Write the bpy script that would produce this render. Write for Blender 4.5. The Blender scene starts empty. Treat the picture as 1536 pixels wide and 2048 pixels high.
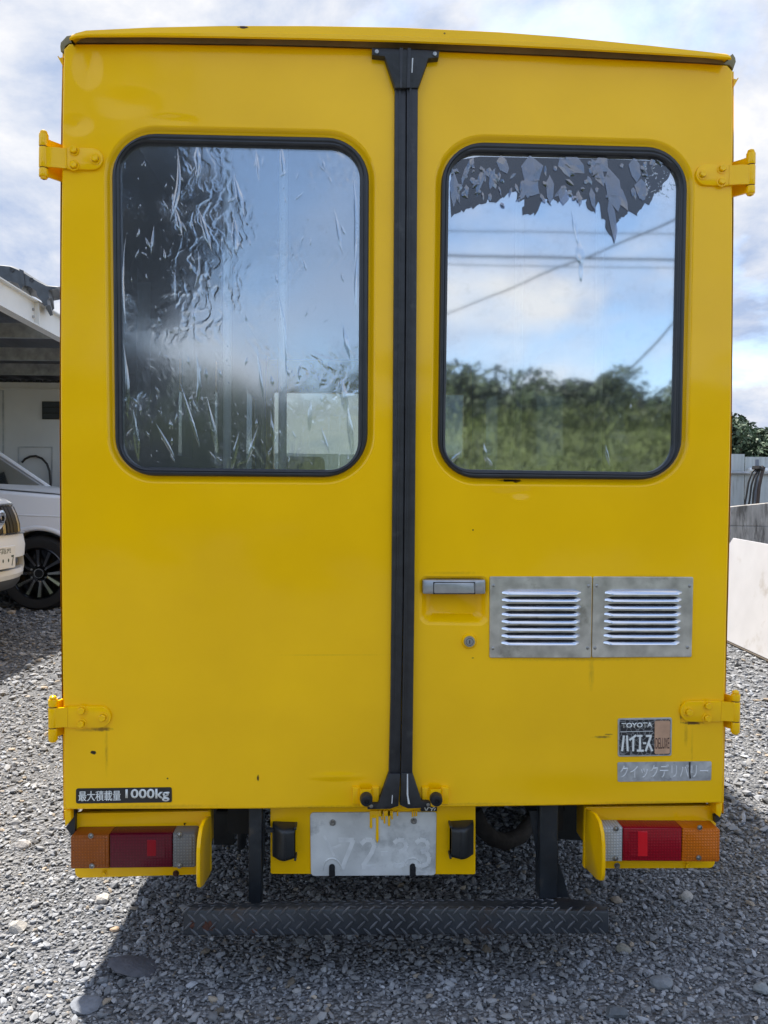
import bpy, bmesh, math, random
import numpy as np
from mathutils import Vector, Matrix
R = math.radians
random.seed(7)
scene = bpy.context.scene
COL = scene.collection

# ---------------------------------------------------------------- camera
FPX = 1540.0
FLOOR = 0.42                                  # height of the door bottoms above the ground
CAM = Vector((-0.1218, -1.9659, 0.7961 + FLOOR))
yaw, pit, rol = 0.0396, -0.0188, 0.0063
fwd = Vector((math.sin(yaw) * math.cos(pit), math.cos(yaw) * math.cos(pit), math.sin(pit)))
rgt0 = Vector((math.cos(yaw), -math.sin(yaw), 0))
up0 = rgt0.cross(fwd)
rgt = math.cos(rol) * rgt0 + math.sin(rol) * up0
upv = -math.sin(rol) * rgt0 + math.cos(rol) * up0
cd = bpy.data.cameras.new('camera')
cam = bpy.data.objects.new('camera', cd)
COL.objects.link(cam)
M = Matrix((rgt, upv, -fwd)).transposed().to_4x4()
M.translation = CAM
cam.matrix_world = M
cd.sensor_fit = 'HORIZONTAL'; cd.sensor_width = 36; cd.lens = 36 * FPX / 1536
cd.clip_start = 0.02; cd.clip_end = 3000
scene.camera = cam

# ---------------------------------------------------------------- light
SUN = Vector((-0.25, 0.45, 1.0)).normalized()          # towards the sun
sun_el = math.asin(SUN.z); sun_az = math.atan2(SUN.x, SUN.y)
ld = bpy.data.lights.new('sun', 'SUN'); ld.energy = 4.3; ld.angle = R(1.6); ld.color = (1, 0.955, 0.89)
lo = bpy.data.objects.new('sun', ld); COL.objects.link(lo)
lo.rotation_euler = SUN.to_track_quat('Z', 'Y').to_euler(); lo.location = (0, 0, 30)
world = bpy.data.worlds.new('World'); scene.world = world; world.use_nodes = True
wn = world.node_tree; wn.nodes.clear()
SKY_STRENGTH = 0.15
CLOUD = 2.7
def wnode(t, **k):
    n = wn.nodes.new(t)
    for a, b in k.items(): setattr(n, a, b)
    return n
def wmath(op, a, b=None, c=None, clamp=False):
    n = wnode('ShaderNodeMath', operation=op); n.use_clamp = clamp
    for i, v in enumerate((a, b, c)):
        if v is None: continue
        if isinstance(v, (int, float)): n.inputs[i].default_value = v
        else: wn.links.new(v, n.inputs[i])
    return n.outputs[0]
out = wnode('ShaderNodeOutputWorld'); bg = wnode('ShaderNodeBackground')
bg.inputs['Strength'].default_value = SKY_STRENGTH
wn.links.new(bg.outputs[0], out.inputs[0])
sky = wnode('ShaderNodeTexSky', sky_type='NISHITA'); sky.sun_disc = False
sky.sun_elevation = sun_el; sky.sun_rotation = sun_az; sky.air_density = 1.0; sky.dust_density = 1.0; sky.ozone_density = 1.5
tc = wnode('ShaderNodeTexCoord'); sp = wnode('ShaderNodeSeparateXYZ'); wn.links.new(tc.outputs['Generated'], sp.inputs[0])
zc = wmath('ADD', wmath('MAXIMUM', sp.outputs[2], 0.0), 0.42)
cb = wnode('ShaderNodeCombineXYZ')
wn.links.new(wmath('DIVIDE', sp.outputs[0], zc), cb.inputs[0])
wn.links.new(wmath('DIVIDE', sp.outputs[1], zc), cb.inputs[1])
cb.inputs[2].default_value = 3.7
n1 = wnode('ShaderNodeTexNoise'); n1.inputs['Scale'].default_value = 1.9; n1.inputs['Detail'].default_value = 9
n1.inputs['Roughness'].default_value = 0.56; n1.inputs['Distortion'].default_value = 0.25
wn.links.new(cb.outputs[0], n1.inputs['Vector'])
n2 = wnode('ShaderNodeTexNoise'); n2.inputs['Scale'].default_value = 3.4; n2.inputs['Detail'].default_value = 7
n2.inputs['Roughness'].default_value = 0.6; n2.inputs['Distortion'].default_value = 0.2
wn.links.new(cb.outputs[0], n2.inputs['Vector'])
# the cloud deck is closed ahead of the van and breaks up behind the photographer
mr = wnode('ShaderNodeMapRange'); mr.inputs[1].default_value = -0.55; mr.inputs[2].default_value = 0.45
mr.inputs[3].default_value = 0.44; mr.inputs[4].default_value = 0.28
wn.links.new(sp.outputs[1], mr.inputs[0])
cov = wmath('DIVIDE', wmath('SUBTRACT', n1.outputs[0], mr.outputs[0]), 0.18, clamp=True)
cr = wnode('ShaderNodeValToRGB')
cr.color_ramp.elements[0].position = 0.38; cr.color_ramp.elements[0].color = (0.45, 0.56, 0.79, 1)
cr.color_ramp.elements[1].position = 0.60; cr.color_ramp.elements[1].color = (0.98, 0.98, 1.0, 1)
wn.links.new(n2.outputs[0], cr.inputs[0])
cs = wnode('ShaderNodeVectorMath', operation='SCALE')
mf = wnode('ShaderNodeMapRange'); mf.inputs[1].default_value = -0.6; mf.inputs[2].default_value = 0.3      # clouds opposite the sun are lit from the front
mf.inputs[3].default_value = CLOUD * 1.6; mf.inputs[4].default_value = CLOUD
wn.links.new(sp.outputs[1], mf.inputs[0]); wn.links.new(mf.outputs[0], cs.inputs['Scale'])
wn.links.new(cr.outputs[0], cs.inputs[0])
sk = wnode('ShaderNodeVectorMath', operation='MULTIPLY'); sk.inputs[1].default_value = (1.0, 1.0, 1.0)
wn.links.new(sky.outputs[0], sk.inputs[0])
mx = wnode('ShaderNodeMix', data_type='RGBA')
wn.links.new(cov, mx.inputs[0]); wn.links.new(sk.outputs[0], mx.inputs[6]); wn.links.new(cs.outputs[0], mx.inputs[7])
wn.links.new(mx.outputs[2], bg.inputs['Color'])
vs = scene.view_settings
scene.display_settings.display_device = 'sRGB'
vs.view_transform = 'Standard'; vs.look = 'None'; vs.gamma = 1; vs.use_curve_mapping = False
vs.exposure = 1.34
scene.cycles.max_bounces = 8; scene.cycles.transparent_max_bounces = 12
scene.cycles.use_denoising = True
scene.cycles.sample_clamp_indirect = 6

# ---------------------------------------------------------------- photo pixel -> place in the yard
def ray(px, py):
    return (fwd + rgt * ((px - 768) / FPX) + upv * ((1024 - py) / FPX))
def py_(px, py, y):                # the point of the upright plane at distance y
    d = ray(px, py); t = (y - CAM.y) / d.y; return CAM + d * t
def px_(px, py, x):                # the point of the plane at lateral x
    d = ray(px, py); t = (x - CAM.x) / d.x; return CAM + d * t
def pg(px, py, z=0.0):             # the point of the ground
    d = ray(px, py); t = (z - CAM.z) / d.z; return CAM + d * t
def on(pts, y): return [py_(a, b, y) for a, b in pts]

# ---------------------------------------------------------------- materials
MATS = {}
def mat(name, col, rough=0.5, metal=0.0, coat=0.0, var=0.0, vscale=8.0, bump=0.0, bscale=40.0, spec=0.5, stretch=None, dirt=None, dscale=3.0, dthr=0.55):
    if name in MATS: return MATS[name]
    m = bpy.data.materials.new(name); m.use_nodes = True; MATS[name] = m
    nt = m.node_tree; b = nt.nodes['Principled BSDF']
    b.inputs['Base Color'].default_value = (*col, 1); b.inputs['Roughness'].default_value = rough
    b.inputs['Metallic'].default_value = metal; b.inputs['Coat Weight'].default_value = coat
    b.inputs['Coat Roughness'].default_value = 0.08; b.inputs['Specular IOR Level'].default_value = spec
    tcn = nt.nodes.new('ShaderNodeTexCoord'); vec = tcn.outputs['Object']
    if stretch:
        mp = nt.nodes.new('ShaderNodeMapping'); mp.inputs['Scale'].default_value = stretch
        nt.links.new(vec, mp.inputs[0]); vec = mp.outputs[0]
    last = None
    if var:
        n = nt.nodes.new('ShaderNodeTexNoise'); n.inputs['Scale'].default_value = vscale; n.inputs['Detail'].default_value = 6
        nt.links.new(vec, n.inputs['Vector'])
        r = nt.nodes.new('ShaderNodeValToRGB')
        r.color_ramp.elements[0].position = 0.3; r.color_ramp.elements[1].position = 0.7
        r.color_ramp.elements[0].color = (*[c * (1 - var) for c in col], 1)
        r.color_ramp.elements[1].color = (*[min(1, c * (1 + var)) for c in col], 1)
        nt.links.new(n.outputs[0], r.inputs[0]); last = r.outputs[0]
    if dirt:
        n = nt.nodes.new('ShaderNodeTexNoise'); n.inputs['Scale'].default_value = dscale; n.inputs['Detail'].default_value = 8
        n.inputs['Roughness'].default_value = 0.65
        nt.links.new(vec, n.inputs['Vector'])
        r = nt.nodes.new('ShaderNodeValToRGB')
        r.color_ramp.elements[0].position = dthr; r.color_ramp.elements[1].position = dthr + 0.12
        r.color_ramp.elements[0].color = (0, 0, 0, 1); r.color_ramp.elements[1].color = (1, 1, 1, 1)
        nt.links.new(n.outputs[0], r.inputs[0])
        x = nt.nodes.new('ShaderNodeMix'); x.data_type = 'RGBA'
        nt.links.new(r.outputs[0], x.inputs[0])
        if last: nt.links.new(last, x.inputs[6])
        else: x.inputs[6].default_value = (*col, 1)
        x.inputs[7].default_value = (*dirt, 1); last = x.outputs[2]
    if last: nt.links.new(last, b.inputs['Base Color'])
    if bump:
        n = nt.nodes.new('ShaderNodeTexNoise'); n.inputs['Scale'].default_value = bscale; n.inputs['Detail'].default_value = 4
        nt.links.new(vec, n.inputs['Vector'])
        bp = nt.nodes.new('ShaderNodeBump'); bp.inputs['Strength'].default_value = bump; bp.inputs['Distance'].default_value = 0.01
        nt.links.new(n.outputs[0], bp.inputs['Height']); nt.links.new(bp.outputs[0], b.inputs['Normal'])
    return m

YEL = (0.98, 0.55, 0.0)
def paint(name, marks=(), dents=(), rough=0.34, chips=0):
    """Hand-sprayed yellow paint; marks = chips and streaks with a shape of their own, dents = dings in the sheet (both given in photo pixels on the rear face)."""
    m = bpy.data.materials.new(name); m.use_nodes = True; nt = m.node_tree; b = nt.nodes['Principled BSDF']
    N = nt.nodes.new; L = nt.links.new
    b.inputs['Roughness'].default_value = rough; b.inputs['Coat Weight'].default_value = 0.5; b.inputs['Coat Roughness'].default_value = 0.13; b.inputs['Specular IOR Level'].default_value = 0.08
    tcn = N('ShaderNodeTexCoord'); sep = N('ShaderNodeSeparateXYZ'); L(tcn.outputs['Object'], sep.inputs[0])
    def mth(op, a, c=None, clamp=False):
        n = N('ShaderNodeMath'); n.operation = op; n.use_clamp = clamp
        for i, v in enumerate((a, c)):
            if v is None: continue
            if isinstance(v, (int, float)): n.inputs[i].default_value = v
            else: L(v, n.inputs[i])
        return n.outputs[0]
    nz = N('ShaderNodeTexNoise'); nz.inputs['Scale'].default_value = 2.6; nz.inputs['Detail'].default_value = 5
    L(tcn.outputs['Object'], nz.inputs['Vector'])
    r = N('ShaderNodeValToRGB')
    r.color_ramp.elements[0].position = 0.3; r.color_ramp.elements[1].position = 0.7
    r.color_ramp.elements[0].color = (YEL[0] * .93, YEL[1] * .92, YEL[2], 1); r.color_ramp.elements[1].color = (YEL[0] * 1.04, YEL[1] * 1.05, YEL[2] * 1.5, 1)
    L(nz.outputs[0], r.inputs[0]); colr = r.outputs[0]
    fine = N('ShaderNodeTexNoise'); fine.inputs['Scale'].default_value = 130; fine.inputs['Detail'].default_value = 3
    L(tcn.outputs['Object'], fine.inputs['Vector'])
    strk = N('ShaderNodeTexNoise'); mp = N('ShaderNodeMapping'); mp.inputs['Scale'].default_value = (220, 220, 9)
    L(tcn.outputs['Object'], mp.inputs[0]); L(mp.outputs[0], strk.inputs['Vector']); strk.inputs['Detail'].default_value = 3
    def ell(px, py, rx, ry, soft, wob):
        c = py_(px, py, 0.0); s = 2.0 / FPX
        a = mth('DIVIDE', mth('SUBTRACT', sep.outputs[0], c.x), rx * s)
        d = mth('DIVIDE', mth('SUBTRACT', sep.outputs[2], c.z), ry * s)
        q = mth('SQRT', mth('ADD', mth('MULTIPLY', a, a), mth('MULTIPLY', d, d)))
        if wob: q = mth('ADD', q, mth('MULTIPLY', mth('SUBTRACT', fine.outputs[0], 0.5), wob))
        return mth('DIVIDE', mth('SUBTRACT', 1.0, q), soft, True)
    for (px, py, rx, ry, soft, amt, c, streak) in marks:
        e = ell(px, py, rx, ry, soft, 1.1 if not streak else 0.5)
        if streak: e = mth('MULTIPLY', e, mth('MULTIPLY', mth('SUBTRACT', strk.outputs[0], 0.35), 3.2, True))
        x = N('ShaderNodeMix'); x.data_type = 'RGBA'
        L(mth('MULTIPLY', e, amt), x.inputs[0]); L(colr, x.inputs[6]); x.inputs[7].default_value = (*c, 1); colr = x.outputs[2]
    if chips:
        ch = N('ShaderNodeTexNoise'); ch.inputs['Scale'].default_value = 26; ch.inputs['Detail'].default_value = 7; ch.inputs['Roughness'].default_value = .62
        L(tcn.outputs['Object'], ch.inputs['Vector'])
        x = N('ShaderNodeMix'); x.data_type = 'RGBA'
        L(mth('DIVIDE', mth('SUBTRACT', ch.outputs[0], chips), .025, True), x.inputs[0]); L(colr, x.inputs[6]); x.inputs[7].default_value = (*RUST, 1); colr = x.outputs[2]
    L(colr, b.inputs['Base Color'])
    big = N('ShaderNodeTexNoise'); big.inputs['Scale'].default_value = 3.4; big.inputs['Detail'].default_value = 1.5
    L(tcn.outputs['Object'], big.inputs['Vector'])
    h = mth('MULTIPLY', big.outputs[0], 0.014)
    h = mth('ADD', h, mth('MULTIPLY', fine.outputs[0], 0.00006))
    for (px, py, rx, ry, dep) in dents:
        e = ell(px, py, rx * 1.25, ry * 1.25, 1.0, 0)
        e = mth('MULTIPLY', mth('MULTIPLY', e, e), mth('SUBTRACT', 3.0, mth('MULTIPLY', e, 2.0)))
        h = mth('ADD', h, mth('MULTIPLY', e, dep * 1.3))
    bp = N('ShaderNodeBump'); bp.inputs['Strength'].default_value = 0.8; bp.inputs['Distance'].default_value = 1.0
    L(h, bp.inputs['Height']); L(bp.outputs[0], b.inputs['Normal']); L(bp.outputs[0], b.inputs['Coat Normal'])
    MATS[name] = m
    return m
RUST = (0.05, 0.018, 0.008); BLK = (0.012, 0.011, 0.01); GRIME_CREASE = (0.12, 0.085, 0.02)
P_LEFT = paint('yellow_paint_left', marks=[
    (187, 1505, 6, 4, .3, 1, BLK, 0), (335, 1557, 2, 2, .4, 1, BLK, 0), (516, 1556, 2.5, 7, .4, 1, RUST, 0),
    (213, 1500, 4, 55, .8, .55, RUST, 1), (205, 1458, 22, 5, .6, .7, RUST, 0), (182, 1460, 40, 4, .8, .35, GRIME_CREASE, 0),
    (300, 1613, 160, 5, 1, .35, GRIME_CREASE, 0), (640, 1614, 120, 4, 1, .35, GRIME_CREASE, 0), (660, 1310, 140, 1.2, 1, .25, GRIME_CREASE, 0)],  # grime along the foot; last mark paints the shade line of a panel crease
    dents=[(175, 135, 26, 38, -.004), (152, 250, 30, 20, -.003), (250, 205, 60, 30, -.0025), (345, 240, 45, 12, -.002),
           (675, 1553, 55, 9, .0022), (440, 1040, 150, 70, .003), (300, 1280, 120, 90, -.003), (560, 1420, 150, 60, .002)])
P_RIGHT = paint('yellow_paint_right', marks=[
    (1020, 961, 24, 3, .5, 1, BLK, 0), (1035, 962, 10, 4, .5, .9, RUST, 0), (946, 1316, 3, 2, .4, .6, BLK, 0),
    (1183, 1345, 7, 42, .9, .55, GRIME_CREASE, 1), (1290, 1155, 90, 7, .8, .6, GRIME_CREASE, 1), (1205, 1474, 22, 3, .8, .8, GRIME_CREASE, 0), (1217, 1469, 10, 2, .8, .8, GRIME_CREASE, 0),
    (1372, 1470, 5, 30, .8, .55, RUST, 1), (1385, 1446, 22, 4, .5, .9, RUST, 0), (1362, 1425, 3, 24, .6, .6, RUST, 0), (1384, 1500, 3, 55, .9, .35, RUST, 1),
    (1300, 1605, 130, 4, 1, .3, GRIME_CREASE, 0), (960, 1608, 110, 4, 1, .3, GRIME_CREASE, 0), (1150, 1318, 180, 5, 1, .35, GRIME_CREASE, 0), (908, 1146, 60, 4, 1, .25, GRIME_CREASE, 0), (946, 1060, 2, 2, .4, .9, BLK, 0)],
    dents=[(1042, 985, 24, 14, -.0022), (1010, 972, 40, 14, .002), (1190, 1050, 150, 80, .002), (1120, 1540, 150, 50, .0025), (1340, 200, 120, 60, -.002), (960, 1480, 80, 70, -.0025)])
P_BODY = paint('yellow_paint_body', marks=[(490, 70, 11, 3, .3, 1, RUST, 0), (165, 72, 4, 3, .3, 1, BLK, 0), (200, 71, 3, 2, .3, 1, BLK, 0), (886, 82, 2, 2, .3, .8, RUST, 0)])
P_PART = paint('yellow_paint_fittings', rough=0.3, chips=.70)
RUBBER = mat('black_rubber', (0.018, 0.019, 0.022), 0.45, var=0.35, vscale=30, bump=0.15, bscale=60, dirt=(0.05, 0.05, 0.05), dscale=14, dthr=.6)
SEALM = mat('window_rubber', (0.014, 0.015, 0.018), 0.35, var=0.3, vscale=20)
STEEL = mat('stainless_sheet', (0.52, 0.52, 0.52), 0.34, 0.95, var=0.28, vscale=26, bump=0.08, bscale=35, dirt=(0.22, 0.21, 0.19), dscale=8, dthr=.57)
CHROME = mat('polished_steel', (0.66, 0.67, 0.70), 0.2, 1.0)
DULL = mat('dull_silver', (0.36, 0.37, 0.38), 0.35, 0.7, var=0.15, vscale=40)
SCREW = mat('screw_metal', (0.33, 0.33, 0.32), 0.35, 0.9, var=0.3, vscale=200)
DARKST = mat('dark_painted_steel', (0.018, 0.022, 0.027), 0.4, 0.2, var=0.5, vscale=9, bump=0.15, bscale=50, dirt=(0.07, 0.06, 0.05), dscale=9, dthr=.6)
TREAD = mat('worn_tread_plate', (0.055, 0.062, 0.074), 0.33, 0.55, var=0.4, vscale=6, dirt=(0.10, 0.07, 0.055), dscale=4.0, dthr=.56, bump=.1, bscale=90)
RUSTM = mat('rust_spot', (0.07, 0.025, 0.015), 0.85, var=0.5, vscale=60, bump=0.5, bscale=90)
BLACKP = mat('black_plastic', (0.016, 0.018, 0.02), 0.42, var=0.2, vscale=20)
UNDER = mat('underbody', (0.012, 0.013, 0.015), 0.7)
INNER = mat('cabin_trim', (0.05, 0.053, 0.06), 0.7, var=0.2, vscale=3)
INPOLE = mat('cabin_pole', (0.80, 0.82, 0.84), 0.4)
LETTER = mat('white_print', (0.72, 0.73, 0.70), 0.5, var=0.1, vscale=60)
FADED = mat('faded_print', (0.66, 0.67, 0.665), 0.55, var=0.12, vscale=40)
EMBOSS = mat('pale_emboss', (0.66, 0.67, 0.68), 0.5, 0.1)
WHITE = mat('white_car_paint', (0.77, 0.79, 0.81), 0.3, coat=0.25, spec=.3)
SILVER = mat('silver_car_paint', (0.82, 0.83, 0.86), 0.35, 0.0, coat=0.7)
CARGL = mat('dark_car_glass', (0.02, 0.024, 0.026), 0.04, coat=0.5)
TYRE = mat('tyre_rubber', (0.014, 0.014, 0.015), 0.75, bump=0.2, bscale=80)
RIMD = mat('dark_alloy', (0.03, 0.03, 0.033), 0.22, 0.8, coat=.5)
RIMB = mat('bright_alloy', (0.6, 0.6, 0.62), 0.18, 1.0)
GRILLE = mat('grille_grey', (0.045, 0.05, 0.058), 0.35, 0.4)
BEAMW = mat('white_beam_paint', (0.66, 0.68, 0.68), 0.45, var=0.06, vscale=3)
GALV = mat('galvanised', (0.36, 0.37, 0.38), 0.42, 0.6, var=0.25, vscale=12)
DECK = mat('deck_underside', (0.10, 0.105, 0.115), 0.6, 0.2)
SHEDW = mat('shed_panel', (0.52, 0.53, 0.52), 0.55, var=0.06, vscale=2, dirt=(0.36, 0.36, 0.34), dscale=3, dthr=.62)
FENCEM = mat('fence_sheet', (0.40, 0.43, 0.435), 0.5, var=0.12, vscale=2, stretch=(9, 1, 0.8), dirt=(0.30, 0.31, 0.30), dscale=3, dthr=.55)
CONC = mat('weathered_concrete', (0.33, 0.305, 0.275), 0.9, var=0.25, vscale=4, stretch=(5, 5, .8), dirt=(0.12, 0.108, 0.095), dscale=2.2, dthr=.48, bump=.4, bscale=30)
BOARDM = mat('white_board', (0.50, 0.49, 0.495), 0.45, var=0.05, vscale=5, dirt=(0.37, 0.34, 0.31), dscale=3.2, dthr=.60)
RAW = mat('board_core', (0.10, 0.08, 0.06), 0.9)
HOSEM = mat('black_hose', (0.02, 0.017, 0.015), 0.5)
BARK = mat('bark', (0.09, 0.065, 0.045), 0.9, var=.3, vscale=10, bump=.5, bscale=20)

def lens(name, col, rough=0.12, pitch=0.0075, amp=0.5):
    m = bpy.data.materials.new(name); m.use_nodes = True; nt = m.node_tree; b = nt.nodes['Principled BSDF']
    b.inputs['Base Color'].default_value = (*col, 1); b.inputs['Roughness'].default_value = rough; b.inputs['Specular IOR Level'].default_value = .35
    b.inputs['Subsurface Weight'].default_value = 0.0
    tcn = nt.nodes.new('ShaderNodeTexCoord'); hs = []
    for d in ('X', 'Z'):
        w = nt.nodes.new('ShaderNodeTexWave'); w.bands_direction = d; w.inputs['Scale'].default_value = 0.314 / pitch
        nt.links.new(tcn.outputs['Object'], w.inputs['Vector']); hs.append(w.outputs['Fac'])
    mxn = nt.nodes.new('ShaderNodeMath'); mxn.operation = 'MAXIMUM'; nt.links.new(hs[0], mxn.inputs[0]); nt.links.new(hs[1], mxn.inputs[1])
    rp = nt.nodes.new('ShaderNodeValToRGB')
    rp.color_ramp.elements[0].color = (*[c * 1.2 for c in col], 1); rp.color_ramp.elements[1].color = (*[c * .8 for c in col], 1)
    nt.links.new(mxn.outputs[0], rp.inputs[0]); nt.links.new(rp.outputs[0], b.inputs['Base Color'])
    bp = nt.nodes.new('ShaderNodeBump'); bp.inputs['Strength'].default_value = amp; bp.inputs['Distance'].default_value = .002
    nt.links.new(mxn.outputs[0], bp.inputs['Height']); nt.links.new(bp.outputs[0], b.inputs['Normal'])
    return m
AMBER = lens('amber_lens', (0.62, 0.15, 0.006)); AMBERD = lens('dirty_amber_lens', (0.30, 0.075, 0.008))
RED = lens('red_lens', (0.30, 0.004, 0.014), amp=.2); REDD = lens('dirty_red_lens', (0.105, 0.003, 0.014), amp=.2)
CLEAR = lens('clear_lens', (0.42, 0.43, 0.42)); CLEARD = lens('dirty_clear_lens', (0.17, 0.17, 0.165))
REFLX = mat('red_reflector', (0.68, 0.004, 0.012), 0.15, coat=.6); REFLXD = mat('dull_red_reflector', (0.26, 0.004, 0.012), 0.3, spec=.2)

def glass(name, refl, tint, wav, rough, film, haze=(.02, .3), hcol=(.5, .52, .54), hscale=70):
    """Tinted pane: mirror share refl, the rest seen through; film = strength of the creases in the bubbled tint film."""
    m = bpy.data.materials.new(name); m.use_nodes = True; nt = m.node_tree; nt.nodes.clear(); N = nt.nodes.new; L = nt.links.new
    o = N('ShaderNodeOutputMaterial'); mix = N('ShaderNodeMixShader'); g = N('ShaderNodeBsdfGlossy'); t = N('ShaderNodeBsdfTransparent')
    g.inputs['Roughness'].default_value = rough; g.inputs['Color'].default_value = (.96, .98, 1, 1); t.inputs['Color'].default_value = (*tint, 1)
    lw = N('ShaderNodeFresnel'); lw.inputs['IOR'].default_value = 1.5
    ad = N('ShaderNodeMath'); ad.operation = 'ADD'; ad.use_clamp = True; ad.inputs[1].default_value = refl; L(lw.outputs[0], ad.inputs[0])
    tcn = N('ShaderNodeTexCoord')
    mp = N('ShaderNodeMapping'); mp.inputs['Scale'].default_value = (1, 1, .4); L(tcn.outputs['Object'], mp.inputs[0])
    w = N('ShaderNodeTexNoise'); w.inputs['Scale'].default_value = 4.0; w.inputs['Detail'].default_value = 1; L(mp.outputs[0], w.inputs['Vector'])
    h = N('ShaderNodeMath'); h.operation = 'MULTIPLY'; h.inputs[1].default_value = wav; L(w.outputs[0], h.inputs[0]); hh = h.outputs[0]
    fac = ad.outputs[0]
    # dust and film haze; on the left pane also painted cloud reflection
    dn = N('ShaderNodeTexNoise'); dn.inputs['Scale'].default_value = hscale; dn.inputs['Detail'].default_value = 6; dn.inputs['Roughness'].default_value = .8
    L(tcn.outputs['Object'], dn.inputs['Vector'])
    dr = N('ShaderNodeValToRGB'); dr.color_ramp.elements[0].position = .52; dr.color_ramp.elements[1].position = .85
    dr.color_ramp.elements[0].color = (haze[0],) * 3 + (1,); dr.color_ramp.elements[1].color = (haze[1],) * 3 + (1,); L(dn.outputs[0], dr.inputs[0])
    if film:
        v = N('ShaderNodeTexVoronoi'); v.feature = 'SMOOTH_F1'; v.inputs['Scale'].default_value = 34; v.inputs['Smoothness'].default_value = .25
        mp2 = N('ShaderNodeMapping'); mp2.inputs['Scale'].default_value = (1.6, 1, .55); mp2.inputs['Rotation'].default_value = (0, .25, 0)
        dis = N('ShaderNodeTexNoise'); dis.inputs['Scale'].default_value = 9; dis.inputs['Detail'].default_value = 4; L(tcn.outputs['Object'], dis.inputs['Vector'])
        va = N('ShaderNodeVectorMath'); va.operation = 'MULTIPLY_ADD'; va.inputs[1].default_value = (.16, .16, .16); L(dis.outputs['Color'], va.inputs[0]); L(tcn.outputs['Object'], va.inputs[2])
        L(va.outputs[0], mp2.inputs[0]); L(mp2.outputs[0], v.inputs['Vector'])
        cut = N('ShaderNodeMapRange'); cut.inputs[1].default_value = .34; cut.inputs[2].default_value = .6; L(v.outputs['Distance'], cut.inputs[0])
        msk = N('ShaderNodeTexNoise'); msk.inputs['Scale'].default_value = 5; msk.inputs['Detail'].default_value = 3; L(tcn.outputs['Object'], msk.inputs['Vector'])
        mm = N('ShaderNodeMapRange'); mm.inputs[1].default_value = .47; mm.inputs[2].default_value = .62; L(msk.outputs[0], mm.inputs[0])
        ml = N('ShaderNodeMath'); ml.operation = 'MULTIPLY'; L(cut.outputs[0], ml.inputs[0]); L(mm.outputs[0], ml.inputs[1])
        m3 = N('ShaderNodeMath'); m3.operation = 'MULTIPLY_ADD'; m3.inputs[1].default_value = film; L(ml.outputs[0], m3.inputs[0]); L(hh, m3.inputs[2]); hh = m3.outputs[0]
    bp = N('ShaderNodeBump'); bp.inputs['Strength'].default_value = 1; bp.inputs['Distance'].default_value = 1; L(hh, bp.inputs['Height'])
    L(bp.outputs[0], g.inputs['Normal'])
    L(fac, mix.inputs[0]); L(t.outputs[0], mix.inputs[1]); L(g.outputs[0], mix.inputs[2])
    df = N('ShaderNodeBsdfDiffuse'); df.inputs['Color'].default_value = (*hcol, 1)
    m2 = N('ShaderNodeMixShader'); L(dr.outputs[0], m2.inputs[0]); L(mix.outputs[0], m2.inputs[1]); L(df.outputs[0], m2.inputs[2])
    L(m2.outputs[0], o.inputs[0]); MATS[name] = m
    return m
GL_L = glass('filmed_glass', 0.22, (.90, .94, .96), .0007, .10, .00026, (.06, .36), (.46, .49, .54), 5)  # broad pale haze: milky film, plus reflected cloud put into the colour
GL_R = glass('tinted_glass', 0.42, (.62, .68, .70), .0006, .035, 0, (.035, .2), (.45, .48, .5), 22)
GL_F = glass('plain_glass', 0.03, (.85, .9, .88), 0, .0, 0)
FILMD = glass('torn_dark_film', 0.03, (.20, .22, .28), .003, .2, 0, (.08, .4), (.06, .07, .10), 30)
FILML = glass('curled_film_flake', 0.10, (.55, .58, .66), .002, .12, 0, (.04, .22), (.15, .17, .23), 40)
BLISTER = glass('film_blister', 0.20, (.84, .88, .92), .002, .08, 0)

def mcrackle():
    m = bpy.data.materials.new('crackled_black_badge'); m.use_nodes = True; nt = m.node_tree; b = nt.nodes['Principled BSDF']
    tcn = nt.nodes.new('ShaderNodeTexCoord'); v = nt.nodes.new('ShaderNodeTexVoronoi'); v.feature = 'DISTANCE_TO_EDGE'; v.inputs['Scale'].default_value = 75
    nt.links.new(tcn.outputs['Object'], v.inputs['Vector'])
    r = nt.nodes.new('ShaderNodeValToRGB'); r.color_ramp.elements[0].position = .01; r.color_ramp.elements[0].color = (.22, .22, .22, 1)
    r.color_ramp.elements[1].position = .07; r.color_ramp.elements[1].color = (.018, .018, .02, 1)
    nt.links.new(v.outputs['Distance'], r.inputs[0]); nt.links.new(r.outputs[0], b.inputs['Base Color']); b.inputs['Roughness'].default_value = .5
    return m
CRACK = mcrackle()
BADGEK = mat('black_badge', (0.016, 0.016, 0.018), 0.35, var=.3, vscale=30)
BRONZE = mat('faded_bronze', (0.50, 0.30, 0.19), 0.45, var=0.2, vscale=25)
FOILS = mat('silver_foil', (0.42, 0.43, 0.44), 0.4, 0.35, var=0.3, vscale=30, dirt=(.27, .28, .29), dscale=40, dthr=.55)
PLATEW = mat('worn_plate', (0.60, 0.61, 0.60), 0.5, var=0.16, vscale=14, dirt=(0.40, 0.41, 0.405), dscale=11, dthr=.50, bump=.1, bscale=30)

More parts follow.
